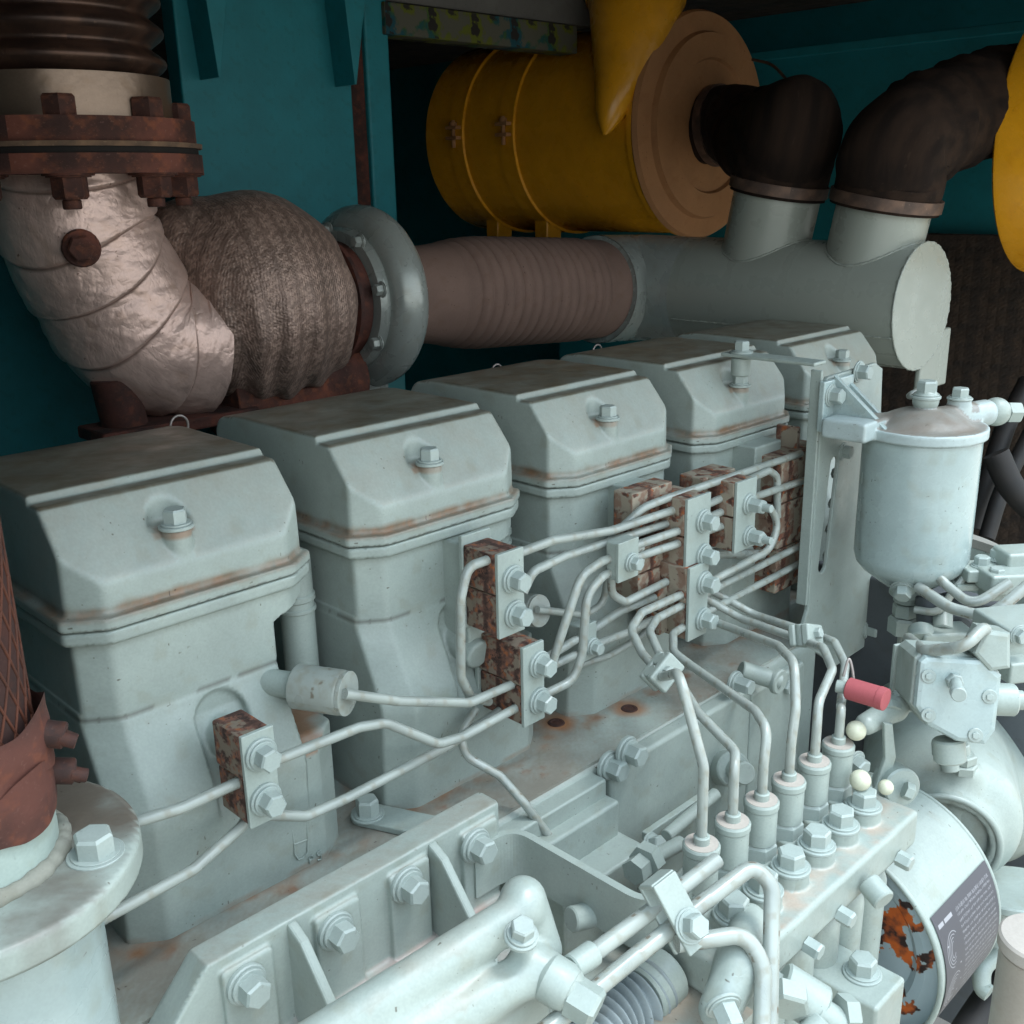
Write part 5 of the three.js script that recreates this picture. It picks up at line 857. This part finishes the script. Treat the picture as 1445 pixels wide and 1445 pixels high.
// ---------------------------------------------------------------- machinery at the pump end
{
  // coupling guard: curved sheet band open towards the pump, with a rusted plate inside
  const cy = -0.046, cz = 0.262, R = 0.098, x0 = 0.5, x1 = 0.612;
  const t = thing('coupling_guard', [0.55, -0.2, cz], 'pale curved coupling guard with dark instruction plate and rusted inside', 'guard');
  const shell = (r0, r1, a0, a1, xa, xb, n = 72) => { const o = []; for (let i = 0; i <= n; i++) { const a = mix(a0, a1, i / n); o.push([cz + r1 * Math.cos(a), cy + r1 * Math.sin(a)]); } for (let i = n; i >= 0; i--) { const a = mix(a0, a1, i / n); o.push([cz + r0 * Math.cos(a), cy + r0 * Math.sin(a)]); } return extrude(o, xb - xa, 0.0008).rotateY(-Math.PI / 2).scale(-1, 1, 1).translate(xa, 0, 0); };
  const fix = (g) => { const p = g.attributes.position; const q = g.clone(); for (let i = 0; i < p.count; i += 3) { for (const k of ['position', 'normal', 'uv']) { const A = g.attributes[k], B = q.attributes[k], s = A.itemSize; for (let c = 0; c < s; c++) { B.array[(i + 1) * s + c] = A.array[(i + 2) * s + c]; B.array[(i + 2) * s + c] = A.array[(i + 1) * s + c]; } } } return q; };
  wpart(t, 'band', boxUV(fix(shell(R - 0.003, R, -0.75, 3.9, x0, x1))), mPaint);
  wpart(t, 'edge_lip', sweep(Array.from({ length: 121 }, (_, i) => { const a = mix(-0.75, 3.9, i / 120); return new THREE.Vector3(x0, cy + (R - 0.001) * Math.sin(a), cz + (R - 0.001) * Math.cos(a)); }), () => 0.0024, 10), mPaint);
  wpart(t, 'edge_lip', sweep(Array.from({ length: 121 }, (_, i) => { const a = mix(-0.75, 3.9, i / 120); return new THREE.Vector3(x1, cy + (R - 0.001) * Math.sin(a), cz + (R - 0.001) * Math.cos(a)); }), () => 0.0022, 10), mPaint);
  wpart(t, 'inner_plate', aim(lathe([[0, 0], [0.066, 0], [0.072, 0.006], [0.080, 0.008], [0.088, 0.004], [R - 0.003, 0.004]].reverse(), 80), [x0 + 0.018, cy, cz], [-1, 0, 0]), mRustPatch);
  const tail = -0.75, e = [cz + R * Math.cos(tail), cy + R * Math.sin(tail)];
  wpart(t, 'skirt', boxUV(new THREE.BoxGeometry(x1 - x0 - 0.004, 0.16, 0.003).translate(0, -0.08, 0).rotateX(0.5).translate((x0 + x1) / 2, e[1] + 0.002, e[0] - 0.002)), mPaint);
  for (const [fx, fy] of [[0.35, 0.02], [0.45, 0.05], [0.8, 0.05], [0.2, 0.08]]) bolt(t, [mix(x0, x1, fx), e[1] - fy * Math.cos(0.5), e[0] - fy * Math.sin(0.5) + 0.002], [0, 0.4, 1], 0.006, { h: 0.006, washer: 0, name: 'stud' });
  // printed plate wrapped on the band
  const pn = 24, pos = [], uv = [], idx = [], pa0 = -0.50, pa1 = 0.62;
  for (let i = 0; i <= pn; i++) for (let j = 0; j <= 1; j++) { const a = mix(pa0, pa1, i / pn), r = R + 0.0009; pos.push(mix(x0 + 0.006, x1 - 0.003, j), cy + r * Math.sin(a), cz + r * Math.cos(a)); uv.push(j, i / pn); }
  for (let i = 0; i < pn; i++) { const a = i * 2; idx.push(a, a + 1, a + 2, a + 1, a + 3, a + 2); }
  const lg = new THREE.BufferGeometry(); lg.setAttribute('position', new THREE.Float32BufferAttribute(pos, 3)); lg.setAttribute('uv', new THREE.Float32BufferAttribute(uv, 2)); lg.setIndex(idx); lg.computeVertexNormals();
  const cv = document.createElement('canvas'); cv.width = 512; cv.height = 512; const c = cv.getContext('2d');
  c.fillStyle = '#3f3e44'; c.fillRect(0, 0, 512, 512); c.strokeStyle = '#8d8c90'; c.fillStyle = '#8d8c90';
  for (let row = 0; row < 19; row++) { let x = 176; const y = 42 + row * 23, hgt = row === 0 ? 15 : 10; while (x < 484) { const word = 3 + Math.floor(rnd() * 7); for (let k = 0; k < word && x < 486; k++) { const w = 3 + rnd() * 3; c.fillRect(x, y + rnd() * 3, 1.6, hgt - rnd() * 3); if (rnd() > 0.4) c.fillRect(x, y + (rnd() > 0.5 ? 0 : hgt - 4), w, 1.8); if (rnd() > 0.5) c.fillRect(x + w - 1, y + 2, 1.6, hgt - 5); x += w + 2.4; } x += 6; } }
  c.fillRect(22, 40, 42, 16); c.fillRect(74, 40, 66, 16);
  c.lineWidth = 3; for (const [x, y, s] of [[84, 160, 1], [84, 330, 1.1]]) for (let k = 0; k < 4; k++) { c.beginPath(); c.ellipse(x, y, (16 + k * 12) * s, (30 + k * 12) * s, 0.3, 0.4 + k * 0.3, 4.6 + k * 0.2); c.stroke(); }
  for (let k = 0; k < 12; k++) c.fillRect(24 + rnd() * 120, 90 + rnd() * 380, 6 + rnd() * 14, 6);
  const ct = new THREE.CanvasTexture(cv); ct.colorSpace = THREE.SRGBColorSpace; ct.magFilter = THREE.LinearFilter;
  const plate = wpart(t, 'instruction_plate', lg, M({ map: ct, roughness: 0.45 })); plate.userData.label = 'dark instruction plate with white print';

  // rounded drive housing behind the guard
  const hc = [0.7139, -0.034, 0.307], rc = [0.6515, -0.0147, 0.2888];
  const h = thing('drive_housing', [hc[0], hc[1] - 0.12, hc[2]], 'blue grey rounded drive housing with ringed neck behind the guard', 'housing');
  const ax = V([-0.86, -0.05, 0.42]).normalize(), at = (k) => [rc[0] - ax.x * k, rc[1] - ax.y * k, rc[2] - ax.z * k];
  const F = (x, y, z) => {
    let d = dCyl(x, y, z, at(0.012), at(0.30), 0.072, 0.03);
    d = smin(d, dCyl(x, y, z, at(-0.004), at(0.02), 0.050, 0.006), 0.02);
    d = smin(d, Math.hypot(x - at(0.20)[0], y - at(0.20)[1] + 0.045, z - at(0.20)[2] - 0.05) - 0.085, 0.02);
    d = smax(d, -dCyl(x, y, z, at(-0.03), at(0.012), 0.040, 0.004), 0.004);
    const b = [0.6713, 0.0475, 0.2959]; d = smin(d, dCap(x, y, z, [b[0], b[1] - 0.05, b[2] - 0.01], b, 0.018, 0.011), 0.012);
    return d;
  };
  wpart(h, 'shell', sdf(F, [rc[0] - 0.09, rc[1] - 0.16, rc[2] - 0.24], [rc[0] + 0.36, rc[1] + 0.13, rc[2] + 0.12], 0.0045), mPaint);
  for (const r of [0.049, 0.0435]) { const g = new THREE.TorusGeometry(r, 0.0032, 14, 64); g.applyQuaternion(new THREE.Quaternion().setFromUnitVectors(new THREE.Vector3(0, 0, 1), ax)); g.translate(...at(r > 0.045 ? -0.004 : 0.0)); wpart(h, 'ring', boxUV(g), mPaint); }
  wpart(h, 'cover_disc', aim(lathe([[0, 0], [0.040, 0], [0.040, 0.003], [0.03, 0.004], [0, 0.004]].reverse(), 48), at(0.008), ax.toArray()), mPaint);
  const g0 = [0.6664, 0.0687, 0.2892];
  wpart(h, 'union_fitting', merge([rod([0.6527, 0.0838, 0.2839], [0.6501, 0.0705, 0.2871], 0.0135, null, 28), rod([0.6504, 0.0717, 0.2869], [0.6486, 0.0583, 0.291], 0.008, null, 24), rod([0.67, 0.076, 0.2895], [0.6698, 0.0451, 0.2955], 0.0075, null, 24), aim(hexGeo(0.021, 0.008), [0.6702, 0.0597, 0.2924], [0, 1, 0], 0.2), aim(hexGeo(0.021, 0.008), [0.6687, 0.0511, 0.2947], [0, 1, 0], 0.6)]), mPaint);
  const low = thing('support_post', [0.6715, -0.1161, 0.345], 'blue grey post and hanger under the drive housing', 'support');
  wpart(low, 'post', rod([0.7021, -0.0805, 0.3302], [0.6879, -0.1334, 0.3393], 0.028, null, 40), mPaint);
  wpart(low, 'rim', rod([0.6963, -0.0615, 0.3456], [0.6946, -0.069, 0.3472], 0.062, null, 56), mPaint);
  wpart(low, 'hanger', sweep(curve([[0.6707, -0.1193, 0.3457], [0.6487, -0.1243, 0.341], [0.6395, -0.1373, 0.3449], [0.6382, -0.1398, 0.3521]], 20), () => 0.008, 14), mPaint);

  // governor box with eight sided lid
  const gp = [0.5349, 0.1874, 0.3288], gv = thing('governor_box', [gp[0], gp[1] - 0.05, gp[2]], 'pale governor box with cut corner lid and centre stud', 'governor');
  const U = 1 / 1850, pt = (x, y) => [(x - 1344) * U, -(y - 984) * U];
  const lid = [[1292, 930], [1300, 922], [1376, 924], [1403, 946], [1398, 1024], [1385, 1045], [1346, 1042], [1306, 1021], [1288, 994]].map((q) => pt(...q)).reverse();
  const qy = -0.9, put = (g) => { g.rotateX(-0.22); g.rotateY(qy); g.translate(0, 0.05, 0); return g; };
  part(gv, 'lid', put(extrude(lid, 0.012, 0.004)), mGloss);
  part(gv, 'case', put(extrude(lid.map(([a, b]) => [a * 1.04, b * 1.02]), 0.05, 0.002).translate(0, 0, -0.049)), mPaint);
  for (const [x, y, rot] of [[1298, 944, 0.6], [1393, 974, -0.3], [1300, 1008, 0.9], [1374, 1038, -0.5]]) { const [a, b] = pt(x, y).map((q) => q * 0.86); part(gv, 'corner_screw', put(aim(merge([rod([0, 0, 0], [0, 0.0022, 0], 0.0055, null, 24), aim(hexGeo(0.005, 0.0014), [0, 0.0022, 0], [0, 1, 0])]), [a, b, 0.0112], [0, 0, 1])), mBolt); }
  { const [a, b] = pt(1338, 955); part(gv, 'centre_stud', put(merge([aim(hexGeo(0.011, 0.006), [a, b, 0.012], [0, 0, 1], 0.3), rod([a, b, 0.017], [a - 0.003, b - 0.003, 0.034], 0.0042, null, 20), rod([a - 0.003, b - 0.003, 0.032], [a - 0.004, b - 0.004, 0.040], 0.0055, null, 20)])), mBolt); }
  const hat = [[1376, 882], [1410, 886], [1412, 935], [1385, 940], [1362, 915]].map((q) => pt(...q)).reverse();
  part(gv, 'top_hood', put(extrude(hat, 0.034, 0.003).translate(0, 0, -0.02)), mPaint);
  { const [a, b] = pt(1425, 990); part(gv, 'side_plug', put(merge([rod([a - 0.02, b, -0.012], [a + 0.006, b, -0.012], 0.0125, null, 28), rod([a - 0.002, b, -0.012], [a + 0.012, b, -0.012], 0.0075, null, 24)])), mPaint); }
  part(gv, 'neck', put(merge([rod([0.0, -0.034, -0.006], [0.002, -0.052, -0.006], 0.012, null, 28)])), mPaint);

  // things crowded round the governor
  const box = thing('solenoid_block', [0.6316, 0.1824, 0.3376], 'pale stepped solenoid block beside the governor box', 'block');
  box.position.y -= 0.02;
  wpart(box, 'body', merge([rbox(0.05, 0.045, 0.05, 0.003).rotateY(-0.6).translate(...[0.6467, 0.1976, 0.3312]), rbox(0.022, 0.018, 0.02, 0.002).rotateY(-0.6).translate(...[0.6125, 0.1897, 0.3451])]), mPaint);
  bolt(box, [0.6116, 0.2187, 0.3463], [-0.6, 0.1, 0.75], 0.011, { h: 0.006 });
  const rh = thing('control_handle', [0.4886, 0.1908, 0.282], 'red rubber grip on the stop lever', 'handle');
  wpart(rh, 'grip', rod([0.4754, 0.198, 0.2733], [0.4775, 0.1979, 0.2974], 0.0084, null, 36), mRed);
  wpart(rh, 'grip_end', rod([0.4775, 0.1979, 0.2974], [0.4776, 0.1977, 0.3034], 0.0088, [[0, 0], [1, 0], [1, 0.3], [0.97, 0.9], [0.8, 1], [0, 1]], 36), mRed);
  wpart(rh, 'lever', rod([0.4739, 0.1974, 0.2648], [0.4768, 0.1974, 0.275], 0.005, null, 16), mPaint);
  wpart(rh, 'spring_wire', sweep(curve([[0.4793, 0.204, 0.2672], [0.4854, 0.2168, 0.2676], [0.4847, 0.2038, 0.2726], [0.4803, 0.1884, 0.275]], 24), () => 0.0011, 8), mSteel);
  const fit = thing('throttle_linkage', [0.5101, 0.16, 0.2871], 'pale linkage arm with rounded fitting beneath the red grip', 'linkage');
  wpart(fit, 'arm', sdf((x, y, z) => { const a = [0.5008, 0.1592, 0.2784], b = [0.5369, 0.1608, 0.2837], c = [0.5551, 0.1645, 0.2853]; return smin(dCap(x, y, z, a, b, 0.0085, 0.010), dCap(x, y, z, b, c, 0.010, 0.0085), 0.004); }, (() => { const a = [0.5274, 0.1622, 0.2812]; return [a[0] - 0.07, a[1] - 0.05, a[2] - 0.06]; })(), (() => { const a = [0.5274, 0.1622, 0.2812]; return [a[0] + 0.07, a[1] + 0.05, a[2] + 0.06]; })(), 0.003), mPaint);
  wpart(fit, 'collar', merge([rod([0.5456, 0.1626, 0.2841], [0.5487, 0.1653, 0.2859], 0.0105, null, 28), rod([0.5547, 0.1645, 0.2849], [0.5573, 0.1666, 0.2865], 0.0095, null, 28), aim(hexGeo(0.016, 0.007), [0.5251, 0.163, 0.2858], [0.5, 0.4, -0.5], 0.3)]), mPaint);
  wpart(fit, 'plate', rbox(0.02, 0.045, 0.003, 0.001).rotateY(-0.5).translate(...[0.5665, 0.1826, 0.2739]), mPaint);
  for (const [q, r, l] of [[[0.4686, 0.1696, 0.2863], 0.0075, 'ivory cap ball beside the last pump outlet'], [[0.4541, 0.1394, 0.2999], 0.0078, 'ivory cap ball behind the outlet bases'], [[0.475, 0.1285, 0.3104], 0.0058, 'small ivory cap ball beside the round boss']])
    single('cap_ball', boxUV(new THREE.SphereGeometry(r, 32, 22).translate(...q)), mIvory, l, 'cap', 'ivory caps');
  const br = thing('lever_quadrant', [0.5064, 0.1016, 0.2942], 'thin curved lever plate with round boss behind the outlets', 'lever');
  wpart(br, 'lever_plate', extrude([[0, 0], [0.012, -0.002], [0.018, 0.03], [0.012, 0.06], [0.004, 0.062], [0.008, 0.03]].reverse(), 0.004, 0.001).rotateY(-0.5).translate(...[0.4999, 0.1029, 0.2873]), mPaint);
  wpart(br, 'boss', merge([rod([0.5214, 0.1078, 0.2915], [0.5102, 0.1111, 0.3084], 0.0155, null, 32), aim(hexGeo(0.012, 0.007), [0.5064, 0.1128, 0.3113], [0.4, -0.3, 0.6], 0.3)]), mPaint);
  bolt(br, [0.488, 0.1314, 0.278], [-0.3, -0.1, 1], 0.012, { h: 0.009 });
  const rp = thing('timing_cover', [0.80, -0.3, 0.1], 'dark grey timing cover plate behind the red grip', 'cover');
  wpart(rp, 'plate', boxAt([0.80, -0.34, -0.1], [0.83, 0.16, 0.33], 0.004), mDarkGrey);
  for (const q of [[0.8, -0.0089, 0.1751], [0.8, -0.0035, 0.1937], [0.8, -0.0363, 0.1629]]) bolt(rp, q, [-1, 0, 0], 0.017, { h: 0.012, mat: mPaint });

  // rim and plates beyond the filter
  const fw = thing('flywheel_housing', [0.922, 0.135, 0.2175], 'curved rim of the flywheel housing beyond the fuel filter', 'housing');
  const rim = curve([[0.9448, 0.1777, 0.1481], [0.9463, 0.1752, 0.1799], [0.9364, 0.1734, 0.215], [0.9241, 0.1657, 0.2502], [0.9187, 0.1454, 0.2831]], 40);
  const rp2 = []; const strip = (dy0, dy1, dz, n) => { const pos = [], idx = []; rim.forEach((p) => { for (const [dy, d2] of [[dy0, 0], [dy1, 0], [dy1, dz], [dy0, dz]]) pos.push(p.x + d2 * 0.7, p.y + dy, p.z - d2 * 0.7); }); for (let i = 0; i < rim.length - 1; i++) for (let k = 0; k < 4; k++) { const a = i * 4 + k, b = i * 4 + (k + 1) % 4; idx.push(a, a + 4, b, b, a + 4, b + 4); } let g = new THREE.BufferGeometry(); g.setAttribute('position', new THREE.Float32BufferAttribute(pos, 3)); g.setIndex(idx); g = g.toNonIndexed(); g.computeVertexNormals(); return boxUV(g); };
  wpart(fw, 'rim', strip(-0.010, 0.0, 0.03), mDusty); wpart(fw, 'wall', strip(-0.08, -0.0105, 0.02), mPaint);
  const up = thing('fuel_manifold_block', [0.7766, 0.1782, 0.2763], 'pale fuel manifold block with two bolts under the housing rim', 'block');
  up.position.y -= 0.03;
  wpart(up, 'plate', merge([rbox(0.09, 0.007, 0.05, 0.002).rotateY(-0.75).translate(...[0.7723, 0.201, 0.2622]), rbox(0.035, 0.012, 0.03, 0.002).rotateY(-0.75).translate(...[0.7456, 0.2142, 0.2596]), rbox(0.06, 0.02, 0.03, 0.003).rotateY(-0.7).translate(...[0.7474, 0.2133, 0.2911]), rbox(0.025, 0.025, 0.02, 0.003).rotateY(-0.7).translate(...[0.7436, 0.205, 0.2764]), rbox(0.05, 0.03, 0.03, 0.003).rotateY(-0.7).translate(...[0.7772, 0.2203, 0.2879])]), mPaint);
  for (const q of [[0.7431, 0.2203, 0.2619], [0.7696, 0.2211, 0.2655], [0.7308, 0.2167, 0.2807]]) bolt(up, q, [0, 1, 0], 0.012, { h: 0.008 });
  const jk = thing('junction_clutter', [0.7065, 0.1619, 0.2441], 'pale valve pieces behind the drain line', 'valve');
  jk.position.y -= 0.02;
  wpart(jk, 'valve_body', merge([rod([0.695, 0.1635, 0.2322], [0.6834, 0.157, 0.2383], 0.012, null, 24), rbox(0.05, 0.018, 0.03, 0.003).rotateY(-0.7).translate(...[0.7077, 0.1568, 0.2474]), rod([0.7217, 0.173, 0.2395], [0.7088, 0.1618, 0.2464], 0.010, null, 6)]), mPaint);
  wpart(jk, 'valve_stem', merge([rod([0.7264, 0.186, 0.2237], [0.7213, 0.1602, 0.23], 0.013, null, 24), rod([0.7572, 0.1715, 0.2309], [0.7355, 0.1566, 0.2454], 0.018, null, 24)]), mDarkGrey);

  // round beige bottle top at the picture edge, black hoses
  const bc = [0.3724, 0.1314, 0.4578], bt = thing('round_canister', [bc[0], -0.25, bc[2]], 'beige round canister with pinkish flat top at the picture edge', 'canister');
  wpart(bt, 'body', rod([bc[0], -0.25, bc[2]], [bc[0], bc[1] - 0.004, bc[2]], 0.0215, null, 48), mBeige);
  wpart(bt, 'top', rod([bc[0], bc[1] - 0.004, bc[2]], [bc[0], bc[1] + 0.006, bc[2]], 0.0232, null, 48), mCapDust);
  for (const [pts, r, l] of [[[[0.6122, -0.181, 0.3444], [0.6656, -0.1672, 0.3468], [0.7163, -0.1442, 0.3571]], 0.016, 'black rubber hose crossing behind the beige canister'], [[[1.2571, 0.0868, 0.0536], [1.2963, 0.1684, 0.0566], [1.3445, 0.2214, 0.0514], [1.4113, 0.2739, 0.0501]], 0.014, 'black hose hanging against the teal end panel'], [[[1.219, 0.0884, 0.0889], [1.2602, 0.1505, 0.0876], [1.3529, 0.2252, 0.0873]], 0.011, 'thinner black hose beside the hanging hose'], [[[1.103, 0.238, 0.1302], [1.1088, 0.1957, 0.1542], [1.1302, 0.153, 0.1937]], 0.016, 'black hose sagging towards the flywheel rim']])
    single('black_hose', sweep(curve(pts, 30), () => r, 24), mBlack, l, 'hose', 'black rubber hoses');
}

renderer.render(scene, camera);
